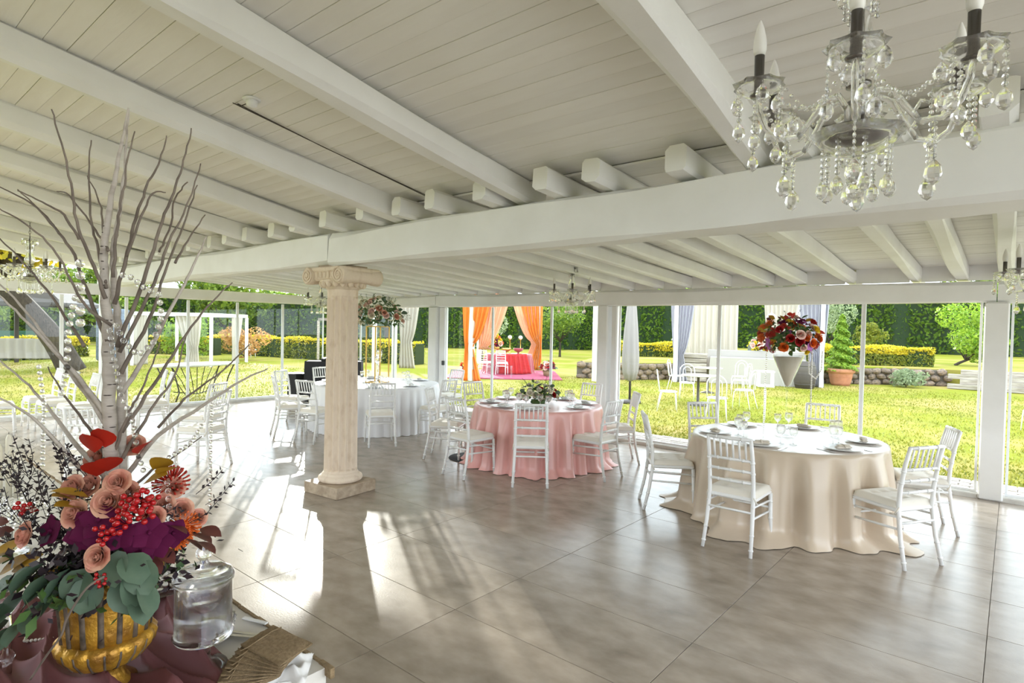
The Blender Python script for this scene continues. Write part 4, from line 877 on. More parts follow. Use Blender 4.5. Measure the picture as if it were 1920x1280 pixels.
for k in range(9):
    o = link('jute_pouch', PM, None, (-1.60 + .006 * k, .835 - .010 * (8 - k), .766 + .0115 * k)); o.scale = (.85, .85, .85); o.rotation_euler = (D(5 - 1.2 * k), D(-5 + k), D(-66 + 8.0 * (8 - k) - 12))
    tag(o, ['lowest', 'second lowest', 'third lowest', 'fourth lowest', 'middle', 'fourth from top', 'third from top', 'second from top', 'topmost'][k] + ' jute drawstring pouch of the fanned stack', 'pouch', 'fanned jute pouches')
tg = empty('serving_tongs', (-1.83, .88, .768), D(-58), 'steel serving tongs lying between jar and jute pouches', 'tongs')
for sx in (-1, 1): MB().bar((sx * .012, -.09, .004), (sx * .004, .09, .004), .012, .003).build('tong_arm', SILVER, tg)
MB().lathe([(.011, .0), (.013, .003), (.011, .006), (.007, .006), (.007, .0)], 16, (0, .10, .0)).build('hanging_loop', SILVER, tg)
pl = MB().box((0, 0, .004), (.10, .016, .006), bev=.002); tag(pl.build('name_clip', METW, None, (-1.90, .945, .766), D(20)), 'small white clip resting on the jute table edge', 'clip')
def tis(u, v): return ((u - .5) * .15 + .012 * math.sin(9 * v), (v - .5) * .12, .004 + .018 * (1 + math.sin(13 * u + 5 * v) * math.sin(9 * v + 2)) * min(1, 6 * min(u, 1 - u, v, 1 - v)))
o = MB().grid(tis, 26, 22).box((0, 0, .002), (.14, .11, .004)).build('crumpled_napkin', NAPW, None, (-1.575, .885, .76), D(-40)); tag(o, 'crumpled white napkin at the corner of the foreground table', 'napkin')
pearl_strand([(-2.30, .36, .80), (-2.26, .42, .81), (-2.22, .40, .80), (-2.18, .46, .80)], .005, 'loose pearl string lying on the voile left of the urn')
# ------------------------------------------------------------------ garden ground
GZ = -.08
tag(MB().box((-12, 15, GZ - .05), (120, 110, .1)).build('lawn', LAWN), kind='structure')
tag(MB().box((8.5, 3.2, GZ + .02), (9.0, 11.4, .06)).build('added_terrace_paving', KERB), kind='structure')  # unseen pale terrace, added to bounce white light onto the ceiling
UPL = [(-12.6, 18.9), (-10.9, 19.8), (-9.1, 22.9), (-5.8, 24.4), (-3.4, 26.5), (-1.9, 27.3), (30, 26.0), (45, 70), (-28, 70), (-24, 44)]
tag(MB().prism(UPL, GZ - .02, .53).build('lawn_terrace', LAWN), kind='structure')
def blades(n, x0, x1, y0, y1, z, size, mats, name, label, skip=None):
    q1, q2 = (RNG.uniform(0, 1, n), RNG.uniform(0, 1, n) ** 1.7) if label.endswith('right glass wall') else (1 - RNG.uniform(0, 1, n) ** 1.7, RNG.uniform(0, 1, n))
    p = np.stack([x0 + (x1 - x0) * q1, y0 + (y1 - y0) * q2, np.full(n, z)], 1)
    if skip is not None: p = p[skip(p)]
    n = len(p); a = RNG.uniform(0, 6.28, n); s = size * RNG.uniform(.5, 1.4, n); dx, dy = np.cos(a) * s * .35, np.sin(a) * s * .35; lx, ly = RNG.normal(size=n) * s * .5, RNG.normal(size=n) * s * .5
    v = np.empty((n, 4, 3)); v[:, 0] = p + np.stack([-dx, -dy, 0 * s], 1); v[:, 1] = p + np.stack([dx, dy, 0 * s], 1); v[:, 2] = p + np.stack([lx + dx * .2, ly + dy * .2, s], 1); v[:, 3] = p + np.stack([lx - dx * .2, ly - dy * .2, s], 1)
    o = link(name, leafmesh(name, [(v.reshape(-1, 3), np.arange(n * 4).reshape(n, 4), 0)], mats)); tag(o, label, 'grass', kind='stuff')
GRASS = leafmat('grass_blade', (0.13, 0.17, 0.010), (0.34, 0.31, 0.05), tl=.4)
blades(60000, -13, 5, 9.35, 24, GZ, .03, [GRASS], 'grass', 'short sunlit grass outside the right glass wall')
blades(42000, -34, -13.4, -4, 13, GZ, .03, [GRASS], 'grass', 'short sunlit grass outside the left glass wall')
# brick path
pth = MB().box((-4.7, 8.84, GZ + .02), (17.4, .92, .06)).build('path', MORTAR); tag(pth, kind='structure')
pm = MB().box((0, 0, 0), (.212, .106, .03), bev=.008).mesh('paver', PAVER)
for r in range(8):
    for c_ in range(31): link('paver', pm, pth, (-5.15 + .218 * c_ + (.109 if r % 2 else 0), 8.45 + .112 * r, GZ + .055 + random.uniform(-.003, .003)))
MB().box((-9.4, 8.84, GZ + .055), (8.2, .9, .03)).build('paved_strip', PAVER, pth)
# ------------------------------------------------------------------ hedges
def hedge(P, h, d, z0, mats, label, n, size, topm=None, cat='hedge', name='hedge', topfrac=.12, bulge=.12):
    """clipped hedge along polyline P, built of small leaves over a dark core"""
    e = empty(name, (0, 0, 0), 0, label, cat); P = [Vector((x, y, 0)) for x, y in P]; seg = [(P[i + 1] - P[i]).length for i in range(len(P) - 1)]; tot = sum(seg)
    core = MB()
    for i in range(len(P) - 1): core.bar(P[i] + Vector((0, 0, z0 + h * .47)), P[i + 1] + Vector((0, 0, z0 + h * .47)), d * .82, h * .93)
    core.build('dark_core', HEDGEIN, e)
    pp = []; nn = []
    for _ in range(n):
        s = random.uniform(0, tot); i = 0
        while i < len(seg) - 1 and s > seg[i]: s -= seg[i]; i += 1
        c = P[i].lerp(P[i + 1], min(1, s / seg[i])); dr = (P[i + 1] - P[i]).normalized(); sd_ = Vector((dr.y, -dr.x, 0)); k = random.random(); wv = bulge * d * math.sin(c.x * 1.7 + c.y * 2.3)
        if k < .55: q = c + sd_ * (d / 2 + random.uniform(-.06, .05) + wv) + Vector((0, 0, z0 + h * random.random())); nv = sd_
        elif k < .70: q = c - sd_ * (d / 2) + Vector((0, 0, z0 + h * random.random())); nv = -sd_
        else: q = c + sd_ * (d * random.uniform(-.5, .5)) + Vector((0, 0, z0 + h + random.uniform(-.05, .07) + wv * .5)); nv = Vector((0, 0, 1))
        pp.append(q); nn.append(nv)
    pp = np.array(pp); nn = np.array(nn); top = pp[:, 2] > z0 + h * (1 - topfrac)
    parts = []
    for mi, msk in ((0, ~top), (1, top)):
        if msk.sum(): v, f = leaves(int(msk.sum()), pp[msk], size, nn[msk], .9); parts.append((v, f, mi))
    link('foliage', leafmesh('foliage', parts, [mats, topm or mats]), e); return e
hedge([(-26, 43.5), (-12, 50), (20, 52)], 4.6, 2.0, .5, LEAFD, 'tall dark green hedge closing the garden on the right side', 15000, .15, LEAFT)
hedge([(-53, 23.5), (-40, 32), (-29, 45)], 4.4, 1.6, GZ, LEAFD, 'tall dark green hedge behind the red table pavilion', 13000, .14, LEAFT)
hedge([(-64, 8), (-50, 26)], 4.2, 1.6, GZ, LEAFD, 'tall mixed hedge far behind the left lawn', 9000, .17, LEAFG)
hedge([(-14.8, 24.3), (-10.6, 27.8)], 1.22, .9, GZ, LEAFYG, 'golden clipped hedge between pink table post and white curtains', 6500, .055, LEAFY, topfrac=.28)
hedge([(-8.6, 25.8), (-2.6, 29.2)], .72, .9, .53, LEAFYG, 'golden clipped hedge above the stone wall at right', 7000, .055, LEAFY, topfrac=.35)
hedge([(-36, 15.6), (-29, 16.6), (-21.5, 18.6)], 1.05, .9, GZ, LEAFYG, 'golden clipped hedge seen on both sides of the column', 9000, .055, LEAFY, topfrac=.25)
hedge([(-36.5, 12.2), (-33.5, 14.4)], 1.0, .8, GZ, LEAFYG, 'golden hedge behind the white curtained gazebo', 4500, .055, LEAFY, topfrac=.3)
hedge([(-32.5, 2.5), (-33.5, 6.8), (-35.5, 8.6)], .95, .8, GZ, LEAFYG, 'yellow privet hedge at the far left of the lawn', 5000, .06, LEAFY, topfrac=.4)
hedge([(-50, -24), (25, -27)], 5.5, 1.6, GZ, LEAFD, 'tall unseen hedge added behind the camera to darken glass reflections', 6000, .3, LEAFT)  # invented out of view so the panes mirror dark green instead of sky
# ------------------------------------------------------------------ trees
def tree(x, y, h, cr, cz, mats, label, n, size, z0=GZ, trunk=.14, lean=(0, 0), name='garden_tree', cat='tree', sq=.8, nclump=14):
    e = empty(name, (x, y, z0), 0, label, cat); th = h - cz
    tp = [(0, 0, 0), (lean[0] * .3, lean[1] * .3, th * .4), (lean[0], lean[1], th)]
    m = MB().tube(spline(tp, 4), [trunk * (1 - .05 * k) for k in range(9)], 8)
    for k in range(6):
        a = k * 1.05 + x; r = cr * .6; m.tube([(lean[0] * .7, lean[1] * .7, th * .8), (lean[0] + r * .5 * math.cos(a), lean[1] + r * .5 * math.sin(a), th + cz * .15), (lean[0] + r * math.cos(a), lean[1] + r * math.sin(a), th + cz * (.3 + .08 * (k % 3)))], [trunk * .5, trunk * .32, trunk * .12], 6)
    m.build('trunk', BARK, e)
    rs = np.random.default_rng(int(abs(x * 31 + y * 17)) + 3); cc = rs.normal(size=(nclump, 3)); cc /= np.linalg.norm(cc, axis=1)[:, None]; cc *= rs.uniform(.35, .8, size=(nclump, 1)); idx = rs.integers(0, nclump, n)
    off = rs.normal(size=(n, 3)); off /= np.linalg.norm(off, axis=1)[:, None]; off *= rs.uniform(.6, 1.0, size=(n, 1)) ** .5 * .42
    p = (cc[idx] + off) * np.array([cr, cr, cz * .5 * sq / .8]) + np.array([lean[0], lean[1], th + cz * .45]); nr = off / .42
    v, f = leaves(n, p, size, nr, .9); link('foliage', leafmesh('foliage', [(v, f, 0)], [mats]), e); return e
tree(-24.6, 5.75, 9.0, 4.6, 5.2, LEAFA, 'large old tree with leaning dark trunk and yellowing leaves at left', 9000, .16, trunk=.42, lean=(-.9, -2.4), nclump=26)
tree(-31, 1.0, 4.2, 2.2, 3.4, LEAFO, 'grey green olive tree at the far left edge', 4200, .085, trunk=.14)
tree(-21.8, 23.2, 3.6, 1.35, 2.6, LEAFO, 'small round olive tree right of the gold stand bouquet', 3600, .06, trunk=.09)
tree(-22.6, 31.5, 4.4, 1.9, 3.2, LEAFG, 'slender branching tree behind the red table pavilion', 3000, .09, trunk=.09)
tree(-45, 20, 7.5, 4.2, 6.0, LEAFG, 'broad green tree beyond the golden hedge left of column', 5200, .18, trunk=.25)
tree(-52, 14, 7.0, 4.4, 5.8, LEAFG, 'broad tree with yellow tips behind the curtained gazebo', 5200, .18, trunk=.25)
tree(-47, 5, 8.0, 4.6, 6.6, LEAFG, 'dense green tree behind the left hedge', 5200, .18, trunk=.28)
tree(-40, -2, 8.0, 4.6, 6.5, LEAFA, 'yellow green tree beyond the far left picture edge', 4500, .18, trunk=.28)
tree(-52, 34, 8.0, 4.5, 6.5, LEAFG, 'tall green tree above the hedge behind the white table', 5000, .2, trunk=.28)
tree(-27.9, 21.6, 9.6, 3.0, 6.2, LEAFG, 'tall tree added behind the golden hedge to shade the hall floor', 5200, .15, trunk=.16, nclump=20)  # placed so its hidden crown breaks up the sun on the floor
tree(-36, 56, 9.0, 6, 7.0, LEAFG, 'dark broad tree above the hedge behind the timber post', 5000, .24, trunk=.3)
tree(-18, 62, 9.0, 6, 7.0, LEAFG, 'dark broad tree over the right hedge behind the parasol', 4600, .24, z0=.5, trunk=.3)
tree(0, 62, 9.0, 6.5, 7.0, LEAFG, 'dark broad tree over the right hedge behind the terracotta pot', 4600, .24, z0=.5, trunk=.3)
tree(-7.2, 33.5, 3.6, 1.3, 2.6, LEAFO, 'thin grey green sapling left of the glass door edge', 2400, .07, z0=.53, trunk=.06)
tree(-5.1, 32, 1.9, .75, 1.4, LEAFYG, 'small yellow green bush beside the potted conifer', 1800, .06, z0=.53, trunk=.04, name='garden_shrub', cat='shrub')
tree(-1.9, 31.5, 2.9, 1.35, 2.6, LEAFT, 'climbing shrub with yellow leaves left of the right timber post', 3600, .075, z0=.53, trunk=.07, lean=(.5, .2), name='garden_shrub', cat='shrub')
tree(-28.6, 13.6, 1.8, 1.1, 1.6, LEAFR, 'rust coloured shrub next to the tied gazebo curtain', 2200, .06, trunk=.04, name='garden_shrub', cat='shrub')
tree(-31.2, 11.9, 2.8, 1.3, 2.6, LEAFT, 'bright green shrub between the gazebo curtains', 2600, .08, trunk=.05, name='garden_shrub', cat='shrub')
tree(-2.9, 25.2, .75, .65, .7, LEAFO, 'dry grey green bush at the foot of the stone wall', 1500, .05, trunk=.02, name='garden_shrub', cat='shrub')
tree(2.3, 24.9, .8, .6, .75, LEAFT, 'low green bush before the sleeper steps at right edge', 1500, .06, z0=GZ, trunk=.03, name='garden_shrub', cat='shrub')
# ------------------------------------------------------------------ stone wall, sleepers, pot
WL = [(-12.6, 18.7), (-10.9, 19.6), (-9.0, 22.7), (-5.7, 24.2), (-3.3, 26.3), (-1.9, 27.1)]
sw = MB()
for i in range(len(WL) - 1): sw.bar((*WL[i], .20), (*WL[i + 1], .20), .22, .60)
swo = sw.build('stone_wall', MORTAR); tag(swo, 'low dry stone wall of brown boulders holding the upper lawn', 'wall')
stm = []
for k in range(6):
    m = MB().ball((0, 0, 0), .5, 9, 6, smooth=False); rs = np.random.default_rng(k); m.v = [tuple(np.array(p) * (1 + rs.uniform(-.14, .14))) for p in m.v]; stm.append(m.mesh('stone', STONE))
for i in range(len(WL) - 1):
    a, b = Vector((*WL[i], 0)), Vector((*WL[i + 1], 0)); L = (b - a).length; d = (b - a) / L; nrm_ = Vector((d.y, -d.x, 0)); nst = int(L / .34)
    for r in range(3):
        for k in range(nst):
            c = a + d * ((k + .5 + .5 * (r % 2)) * L / nst) + nrm_ * (.10 + random.uniform(0, .05)); o = link('stone', random.choice(stm), swo, (c.x, c.y, .0 + .21 * r + random.uniform(-.03, .03)))
            o.scale = (random.uniform(.32, .42), .26, random.uniform(.20, .26)); o.rotation_euler = (random.uniform(-.2, .2), random.uniform(-.3, .3), math.atan2(d.y, d.x) + random.uniform(-.2, .2))
sl_o = empty('sleeper_wall', (0, 0, 0), 0, 'stepped wall of weathered grey timber sleepers at right', 'wall')
for r in range(4):
    for k in range(3):
        p = Vector((-1.75 + 2.3 * k + .35 * (r % 2), 25.95 - .12 * r * -1 - .15 * k, .02 + .165 * r)); q = p + Vector((2.26, -.15, 0)); MB().bar(p, q, .24, .158).build('sleeper', SLEEP, sl_o)
pt_ = empty('terracotta_pot', (-4.75, 24.0, GZ), 0, 'large terracotta pot before the stone wall', 'pot')
MB().lathe([(.0, .0), (.29, .0), (.33, .10), (.40, .44), (.41, .46), (.46, .47), (.46, .60), (.43, .61), (.40, .56), (.0, .52)], 32).build('pot_body', TERRA, pt_)
def conifer(x, y, z, h, r, label):
    e = empty('potted_conifer', (x, y, z), 0, label, 'conifer'); MB().tube([(0, 0, 0), (0, 0, h * .9)], [.05, .01], 6).build('trunk', BARK, e)
    n = 5200; t = RNG.uniform(0, 1, n) ** 1.3; a = RNG.uniform(0, 6.28, n); rr = r * (1 - t) ** .75 * (1 + .35 * np.sin(t * 40 + a * 2)) * RNG.uniform(.6, 1.05, n) + .03
    p = np.stack([rr * np.cos(a), rr * np.sin(a), t * h], 1); nr = np.stack([np.cos(a), np.sin(a), np.full(n, .9)], 1); v, f = leaves(n, p, .055, nr, .6); link('foliage', leafmesh('foliage', [(v, f, 0)], [LEAFT]), e)
conifer(-4.75, 24.0, .46, 2.0, .42, 'green conifer growing in the terracotta pot')
# ------------------------------------------------------------------ white bistro chairs and tables outside
def bistro():
    t = empty('bistro_chair')
    def arch(w_, h0, h1, y0, y1):
        pts = [(-w_, y0, h0)]
        for k in range(13): a = PI - PI * k / 12; pts.append((w_ * math.cos(a), y0 + (y1 - y0) * (.6 + .4 * math.sin(a)), h1 - w_ + w_ * math.sin(a)))
        pts.append((w_, y0, h0)); return pts
    MB().tube(arch(.195, .45, .94, -.19, -.26), .011, 8).build('back_hoop', METW, t)
    MB().tube(arch(.105, .45, .86, -.19, -.25), .008, 8).build('inner_hoop', METW, t)
    MB().lathe([(.0, .43), (.19, .43), (.21, .437), (.21, .452), (.19, .462), (.0, .465)], 28).build('seat', METW, t)
    for sx in (-1, 1):
        MB().tube([(sx * .17, -.15, .44), (sx * .185, -.19, .25), (sx * .21, -.25, .0)], .011, 8).build('leg', METW, t); MB().tube([(sx * .14, .14, .43), (sx * .165, .17, .40), (sx * .18, .195, .0)], .011, 8).build('leg', METW, t)
    return t
b0 = bistro(); b0['category'] = 'chair'
BC = [(-6.06, 12.75, (1, .55), 'white hoop-back bistro chair seen side-on at the left of the bistro set'), (-4.75, 12.35, (-.3, 1), 'white hoop-back bistro chair with its back towards the glass, nearest of the set'), (-4.95, 14.55, (-1, .1), 'white hoop-back bistro chair right of the nearer bistro table'), (-6.75, 15.35, (.4, -.9), 'white hoop-back bistro chair behind the nearer bistro table'),
      (-6.05, 17.5, (-1, .1), 'white hoop-back bistro chair right of the farther bistro table'), (-8.0, 17.4, (1, .2), 'white hoop-back bistro chair beside the white gazebo curtain'), (-6.6, 18.9, (0, -1), 'white hoop-back bistro chair behind the farther bistro table'), (.42, 15.6, (-.7, -.7), 'white hoop-back bistro chair cut by the right picture edge')]
for i, (x, y, f_, lb_) in enumerate(BC):
    o = b0 if i == 0 else copy_tree(b0); o.location = (x, y, GZ); o.rotation_euler = (0, 0, face_rz(f_)); tag(o, lb_, 'chair', 'white bistro chairs on the lawn')
def btable(x, y, r, label):
    t = empty('bistro_table', (x, y, GZ), 0, label, 'table'); MB().lathe([(.0, .735), (r - .02, .735), (r, .745), (r, .76), (.0, .765)], 32).build('table_top', METW, t); MB().lathe([(.0, .0), (.20, .0), (.2, .02), (.035, .06), (.03, .70), (.10, .735), (.0, .735)], 20).build('pedestal', IRON, t)
btable(-5.95, 14.2, .42, 'round white bistro table with dark pedestal, nearer one'); btable(-7.0, 17.4, .42, 'round white bistro table near the draped buffet, farther one')
# closed parasol
pa = empty('closed_parasol', (-7.38, 13.35, GZ), 0, 'closed grey garden parasol on a dark pole outside the glass', 'parasol')
MB().tube([(0, 0, 0), (0, 0, 2.9)], .03, 10).build('pole', IRON, pa)
MB().lathe([(.03, .55), (.13, .60), (.19, .80), (.21, 1.1), (.17, 1.8), (.12, 2.4), (.05, 2.95), (.0, 3.0)], 60, mod=lambda a, i: 1 + .16 * math.sin(8 * a + i * .4) * (1 - i / 9)).build('folded_canopy', PARAS, pa)
MB().lathe([(.0, .0), (.28, .0), (.28, .06), (.05, .09), (.0, .09)], 24).build('weight_base', IRON, pa)
# ------------------------------------------------------------------ curtains
def curtain(name, p, q, z0, z1, mt, label, folds=9, amp=.05, tie=None, pull=0.0, cat='curtain', group=None):
    P, Q = Vector((*p, 0)), Vector((*q, 0)); d = Q - P; nrm_ = Vector((-d.y, d.x, 0)).normalized()
    def fn(u, v):
        z = z0 + (z1 - z0) * v; w_ = 1.0
        if tie is not None:
            zt, cw = tie; k = (z - zt) / (z1 - zt) if z > zt else (zt - z) / max(.01, zt - z0); w_ = cw + (1 - cw) * (max(0, k) ** (.55 if z > zt else 1.0)) * (1 if z > zt else .45)
        c = P + d * (pull + (u - pull) * w_); a = amp * math.sin(u * folds * 2 * PI + .4 * math.sin(3 * v)) * (.6 + .4 * w_); return (c.x + nrm_.x * a, c.y + nrm_.y * a, z)
    o = MB().grid(fn, folds * 10 + 1, 26).build(name, mt); sm = o.modifiers.new('thickness', 'SOLIDIFY'); sm.thickness = .006; return tag(o, label, cat, group)
def posts(name, L, h, w_, mt, label, cat='pergola', beams=True, z0=GZ, roof=None):
    e = empty(name, (0, 0, 0), 0, label, cat)
    for x, y in L: MB().box((x, y, z0 + h / 2), (w_, w_, h), bev=.01).build('post', mt, e)
    if beams:
        for i in range(len(L)): a, b = L[i], L[(i + 1) % len(L)]; MB().bar((*a, z0 + h + .07), (*b, z0 + h + .07), .10, .14).build('top_beam', mt, e)
    if roof:
        c = (sum(p[0] for p in L) / len(L), sum(p[1] for p in L) / len(L)); v = [(*p, z0 + h + .14) for p in L] + [(*c, z0 + h + roof)]; n = len(L); MB().add(v, [(i, (i + 1) % n, n) for i in range(n)] + [tuple(range(n - 1, -1, -1))]).build('canopy_roof', mt if mt != PERGW else CURT, e)
    return e
# red table pavilion
posts('garden_pergola', [(-14.1, 14.5), (-11.3, 17.9), (-16.05, 20.8), (-18.3, 19.3)], 3.1, .17, PERGW, 'weathered white pergola around the red table')
curtain('pergola_drape', (-14.45, 14.35), (-13.35, 14.75), GZ, 3.05, ORG, 'orange drape tied to the front left pergola post', 6, .06, (1.15, .25), .15)
curtain('pergola_drape', (-13.95, 14.65), (-12.95, 15.25), 1.0, 3.05, PEACH, 'peach drape tied beside the orange drape of the front left post', 6, .06, (1.1, .2), .05)
curtain('pergola_drape', (-17.2, 20.2), (-16.0, 20.75), GZ, 3.05, PEACH, 'peach lace drape swept to the right pergola post', 7, .05, (1.15, .22), .95)
curtain('pergola_drape', (-16.8, 20.3), (-15.85, 20.75), GZ, 3.05, ORG, 'orange drape swept to the right pergola post', 5, .06, (1.12, .2), .97)
tag(MB().box((-15.2, 17.5, GZ + .02), (4.2, 4.4, .025), rz=.7).build('garden_rug', MAGR), 'magenta rug spread on the grass under the red table', 'rug')
rt = empty('red_table', (-15.7, 18.3, GZ), 0, 'round table under crimson cloth inside the draped pergola', 'table'); MB().lathe([(.0, .70), (.92, .70), (.92, .73), (.0, .73)], 32).build('table_top', SLEEP, rt)
for k in range(4): a = k * PI / 2; MB().tube([(.5 * math.cos(a), .5 * math.sin(a), .02), (.5 * math.cos(a), .5 * math.sin(a), .70)], .025, 6).build('leg', IRON, rt)
tag(cloth_round(.95, .76, 16, .045, .10, 21, .05, 120, 14).build('tablecloth', CRIM, None, (-15.7, 18.3, GZ + .02)), 'crimson cloth over the round table in the pergola', 'tablecloth')
def tulle(u, v): a = -1.15 + 1.1 * u; r = .97 + .28 * (1 - v) + .04 * math.sin(u * 40); return (r * math.cos(a), r * math.sin(a), .03 + .76 * v)
o = MB().grid(tulle, 60, 10).build('red_tulle_swag', REDT, None, (-15.7, 18.3, GZ + .02)); o.modifiers.new('thickness', 'SOLIDIFY').thickness = .006; tag(o, 'bright red tulle falling from the right side of the crimson table', 'fabric')
vz = MB().lathe([(.0, .0), (.09, .0), (.04, .04), (.04, .10), (.12, .22), (.13, .34), (.09, .42), (.11, .45), (.0, .45)], 20).mesh('gold_vase', GOLD)
for k, (dx, dy, s, lb_) in enumerate(((-.62, -.30, 1.1, 'gold vase of autumn flowers at the left of the crimson table'), (-.25, -.42, .8, 'smaller gold vase of autumn flowers near the crimson table middle'))):
    e = empty('gold_vase', (-15.7 + dx, 18.3 + dy, GZ + .785), 0, lb_, 'vase'); o = link('vase_body', vz, e); o.scale = (s, s, s); bouquet(e, (0, 0, .52 * s), .24 * s, .22 * s, [('rose_y', 8), ('orch', 8), ('rose_o', 6), ('rose_pp', 5), ('yl', 8), ('redleaf', 6)], 30 + k, 2.6 * s, low=-.3)
for k, (dx, dy) in enumerate(((-.1, .2), (.42, .25))):
    o = MB().lathe([(.0, .0), (.08, .0), (.02, .03), (.018, .55), (.05, .6), (.0, .6)], 14).build('gold_candlestick', GOLD, None, (-15.7 + dx, 18.3 + dy, GZ + .785)); MB().ball((0, 0, .66), .085, 10, 8).build('candle_ball', WAX, o); tag(o, ['left', 'right'][k] + ' gold candlestick with round candle on the crimson table', 'candlestick')
for k, (dx, dy, mt, lb_) in enumerate(((.18, -.35, GOLD, 'gold footed bowl on the crimson table'), (.62, -.12, CRIM, 'crimson glass bowl on the right of the crimson table'))): tag(MB().lathe([(.0, .0), (.10, .0), (.03, .03), (.04, .08), (.17, .14), (.20, .24), (.18, .24), (.03, .10), (.0, .10)], 20).build('footed_bowl', mt, None, (-15.7 + dx, 18.3 + dy, GZ + .785)), lb_, 'bowl')
for k, (x, y, f_, lb_) in enumerate(((-14.95, 17.05, (-.5, .85), 'white chiavari chair in front of the crimson table, right one'), (-15.55, 16.75, (-.3, .95), 'white chiavari chair in front of the crimson table, left one'))): o = chair(x, y, f_, lb_, 'chairs at the crimson garden table'); o.location.z = GZ + .035
for k, (x, y, s, mt, lb_) in enumerate(((-13.55, 18.1, 1.0, 'o', 'basket of dark flowers beside the red tulle'), (-15.75, 16.1, .9, 'y', 'low basket of autumn flowers on the magenta rug'))):
    e = empty('flower_basket', (x, y, GZ + .03), 0, lb_, 'basket'); MB().lathe([(.0, .0), (.14, .0), (.19, .22), (.0, .22)], 20).build('basket_body', JUTE, e); bouquet(e, (0, 0, .32), .27, .2, [('orch', 9), ('rose_pp', 5), ('rose_r', 5), ('yl', 7), ('gl', 8)] if mt == 'o' else [('rose_y', 7), ('orch', 7), ('rose_o', 6), ('yl', 8)], 40 + k, 2.4, low=-.1)
gst = empty('acrylic_ghost_bench', (-14.2, 16.1, GZ + .03), .6, 'clear acrylic bench in front of the crimson table', 'bench'); MB().box((0, 0, .44), (.9, .35, .03)).build('seat', CLEARP, gst)
for sx in (-1, 1):
    for sy in (-1, 1): MB().tube([(sx * .40, sy * .13, .43), (sx * .43, sy * .15, 0)], .025, 8).build('leg', CLEARP, gst)
# white curtained buffet gazebo
posts('white_gazebo', [(-9.3, 20.1), (-5.0, 22.3), (-6.6, 25.4), (-10.7, 23.2)], 3.0, .12, METW, 'white gazebo frame around the draped buffet', 'gazebo')
curtain('gazebo_curtain', (-9.55, 20.15), (-8.75, 20.45), GZ, 2.95, CURTL, 'lilac white curtain at the left gazebo post', 7, .06, (.95, .38), .3)
curtain('gazebo_curtain', (-10.2, 22.9), (-8.4, 23.8), .75, 2.95, CURT, 'cream curtain hanging flat behind the left gazebo post', 9, .05)
curtain('gazebo_curtain', (-7.6, 24.4), (-6.5, 25.0), .9, 2.95, CURT, 'cream curtain behind the red bouquet', 8, .05, (1.2, .6), .5)
curtain('gazebo_curtain', (-5.75, 22.15), (-4.85, 22.5), GZ, 2.95, CURTL, 'lilac white curtain right of the red bouquet', 7, .06, (1.0, .4), .7)
bf = empty('draped_buffet', (-7.0, 21.75, GZ), math.atan2(1.1, 3.0), 'long buffet table draped in pale grey linen under the gazebo', 'table')
def bfc(hx, hy, z0, z1, seed):
    def fn(u, v):
        per = [(-hx, -hy), (hx, -hy), (hx, hy), (-hx, hy), (-hx, -hy)]; s = u * 4; i = min(3, int(s)); fr = s - i; k = 1 + (1 - v) * (.02 * math.sin(u * 110 + seed) + .03); return ((per[i][0] + (per[i + 1][0] - per[i][0]) * fr) * k, (per[i][1] + (per[i + 1][1] - per[i][1]) * fr) * k, z0 + (z1 - z0) * v)
    return fn
MB().grid(bfc(1.55, .40, .0, .92, 0), 161, 8).box((0, 0, .92), (3.1, .8, .012)).build('front_cloth', GREYC, bf)
MB().grid(bfc(1.65, .3, .0, 1.16, 2), 161, 8).box((0, 0, 1.16), (3.3, .6, .012)).xf(Matrix.Translation((0, .75, 0))).build('rear_cloth', GREYC, bf)
fb = empty('flower_centrepiece', (-7.05, 22.4, 1.09), 0, 'pastel pink and white flower mound on the draped buffet', 'bouquet'); MB().lathe([(.0, 0), (.10, 0), (.03, .04), (.12, .16), (.0, .16)], 16).build('bowl', CHINA, fb); bouquet(fb, (0, 0, .22), .34, .26, [('rose_pp', 14), ('rose_w', 12), ('rose_y', 3), ('orchv', 3), ('gl', 10)], 50, 2.2, low=-.1)
cs_ = empty('slatted_crate', (-9.0, 21.0, GZ), math.atan2(1.1, 3.0), 'grey slatted wooden bar counter beside the left gazebo curtain', 'counter')
for k in range(6): MB().box((0, 0, .10 + .17 * k), (.95, .55, .15), bev=.01).build('slat', SLEEP, cs_)
br = empty('oak_barrel', (-5.35, 21.6, GZ), 0, 'dark oak barrel at the right end of the buffet', 'barrel'); MB().lathe([(.0, .0), (.28, .0), (.34, .25), (.36, .45), (.34, .65), (.28, .90), (.0, .90)], 28).build('staves', BARREL, br)
for z in (.14, .32, .58, .76): MB().lathe([(.33 if .2 < z < .7 else .315, z - .02), (.352 if .2 < z < .7 else .325, z), (.33 if .2 < z < .7 else .315, z + .02)], 28).build('hoop', IRON, br)
def lantern(x, y, z, s, label, pole):
    t = empty('garden_lantern', (x, y, z), 0, label, 'lantern')
    MB().lathe([(.05 * s, .0), (.12 * s, .22 * s), (.125 * s, .23 * s), (.0, .23 * s)], 6, smooth=False).build('glass_body', BULB, t); MB().lathe([(.16 * s, .23 * s), (.10 * s, .31 * s), (.02 * s, .36 * s), (.0, .42 * s)], 6, smooth=False).build('cap', METW, t); MB().lathe([(.0, -.02 * s), (.06 * s, -.01 * s), (.06 * s, .005 * s), (.0, .005 * s)], 6).build('base', METW, t)
    if pole > 0: MB().tube([(0, 0, -pole), (0, 0, 0)], .035, 8).build('pole', METW, t)
    else: MB().tube([(0, 0, .40 * s), (0, 0, .40 * s - pole)], .008, 6).build('hanging_chain', METW, t)
lantern(-12.2, 26.3, 1.05, 1.25, 'white garden lamp above the golden hedge left of the curtains', 1.1)
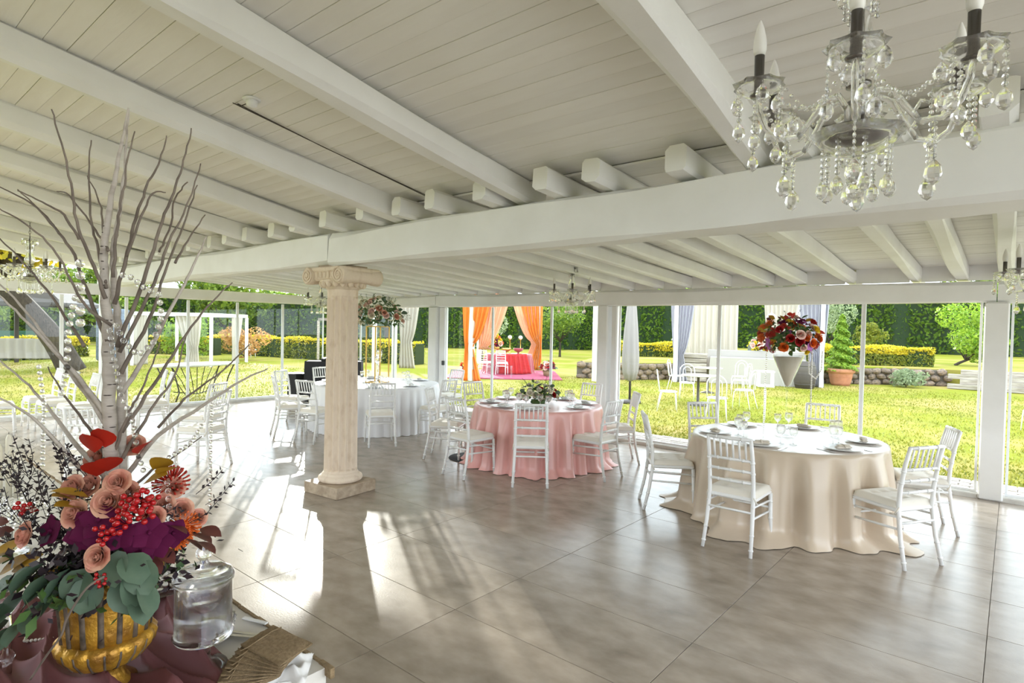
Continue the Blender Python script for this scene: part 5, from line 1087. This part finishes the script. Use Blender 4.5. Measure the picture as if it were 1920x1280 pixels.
lantern(-6.6, 22.0, 2.05, 1.15, 'white lantern hanging inside the gazebo', -.6)
ls = empty('lantern_stand', (-3.95, 12.9, GZ), .4, 'white box lantern on a white pole behind the beige table', 'lantern'); MB().tube([(0, 0, 0), (0, 0, .72)], .022, 8).build('pole', METW, ls)
for sx in (-1, 1):
    for sy in (-1, 1): MB().box((sx * .13, sy * .13, .88), (.035, .035, .32)).build('corner_post', METW, ls)
for z in (.73, 1.03): MB().box((0, 0, z), (.32, .32, .035), bev=.005).build('plate', METW, ls)
# ------------------------------------------------------------------ left garden
posts('curtained_gazebo', [(-27.2, 8.3), (-24.8, 10.4), (-27.0, 12.9), (-29.4, 10.8)], 2.05, .11, METW, 'small white gazebo with curtains left of the oval table', 'gazebo')
curtain('gazebo_curtain', (-25.9, 9.45), (-25.1, 10.15), GZ, 2.0, CURT, 'white curtain tied at the nearest post of small left gazebo', 6, .05, (.75, .35), .8)
curtain('gazebo_curtain', (-26.0, 11.8), (-26.7, 12.55), GZ, 2.0, CURT, 'white curtain swept to the right rear post of small gazebo', 6, .05, (.75, .35), .1)
curtain('gazebo_curtain', (-27.3, 8.4), (-27.9, 9.1), GZ, 2.0, CURT, 'white curtain at the left post of small gazebo behind trunk', 5, .05)
posts('shaded_pavilion', [(-29.0, 3.4), (-27.2, 6.0), (-29.6, 7.9), (-31.4, 5.4)], 2.3, .14, IRON, 'dark roofed garden pavilion in shade behind the birch branches', 'pavilion', roof=1.1)
curtain('pavilion_curtain', (-28.8, 4.0), (-27.5, 5.9), .25, 1.0, GREYC, 'low white curtain under the dark roofed pavilion', 8, .05)
tag(MB().box((-36.5, 4.4, .55), (.06, 7.5, 1.2), rz=-.25).build('green_net_fence', GREENF), 'dark green netting fence behind the yellow privet hedge', 'fence')
tag(MB().box((-30.6, 8.6, 1.1), (.4, 1.2, 2.3), bev=.06).build('blue_stone_pillar', BLUEST), 'blue grey stone pillar just left of the birch trunk', 'pillar')
ot = empty('oval_garden_table', (-14.95, 5.95, GZ), math.atan2(2.0, -.62), 'oval stone topped garden table on curved iron legs', 'table')
o = MB().lathe([(.0, .79), (.98, .79), (1.0, .80), (1.0, .83), (.0, .835)], 48).build('stone_top', KERB, ot); o.scale = (1.12, .52, 1)
for sx in (-1, 1):
    for sy in (-1, 1): MB().tube([(sx * .85, sy * .25, .79), (sx * .72, sy * .22, .5), (sx * .62, sy * .2, .2), (sx * .74, sy * .24, 0)], .016, 6).build('leg', IRON, ot)
m = MB()
for k in range(9): a = (k - 4) * .14; m.tube([(a * .55, .0, .10), (a * 1.0, .0, .45), (a * 1.6, 0, .79)], .009, 5)
m.tube([(-.62, 0, .2), (0, 0, .10), (.62, 0, .2)], .012, 6); m.build('iron_lattice', IRON, ot)
posts('garden_swing_frame', [(-26.2, 16.1), (-24.9, 16.7)], 2.0, .10, SLEEP, 'wooden swing frame left of the column before the golden hedge', 'frame')
bn = empty('white_garden_bench', (-30.5, 14.6, GZ), .4, 'white wicker garden seat before the golden hedge', 'bench'); MB().box((0, 0, .42), (.9, .4, .05), bev=.01).build('seat', METW, bn)
for k in range(7): MB().tube([(-.36 + .12 * k, -.02, .44), (-.42 + .14 * k, -.18, .95)], .014, 5).build('back_slat', METW, bn)
for sx in (-1, 1):
    for sy in (-1, 1): MB().tube([(sx * .38, sy * .15, .42), (sx * .40, sy * .17, 0)], .018, 6).build('leg', METW, bn)
posts('timber_pergola', [(-14.6, 11.6), (-17.5, 13.0)], 3.0, .13, PERGW, 'pale timber arch frame outside behind the gold stand bouquet', 'frame')
curtain('arch_drape', (-14.45, 11.62), (-13.85, 12.0), .45, 2.95, CURT, 'cream drape knotted on the pale timber arch', 5, .05, (1.3, .5), .2)
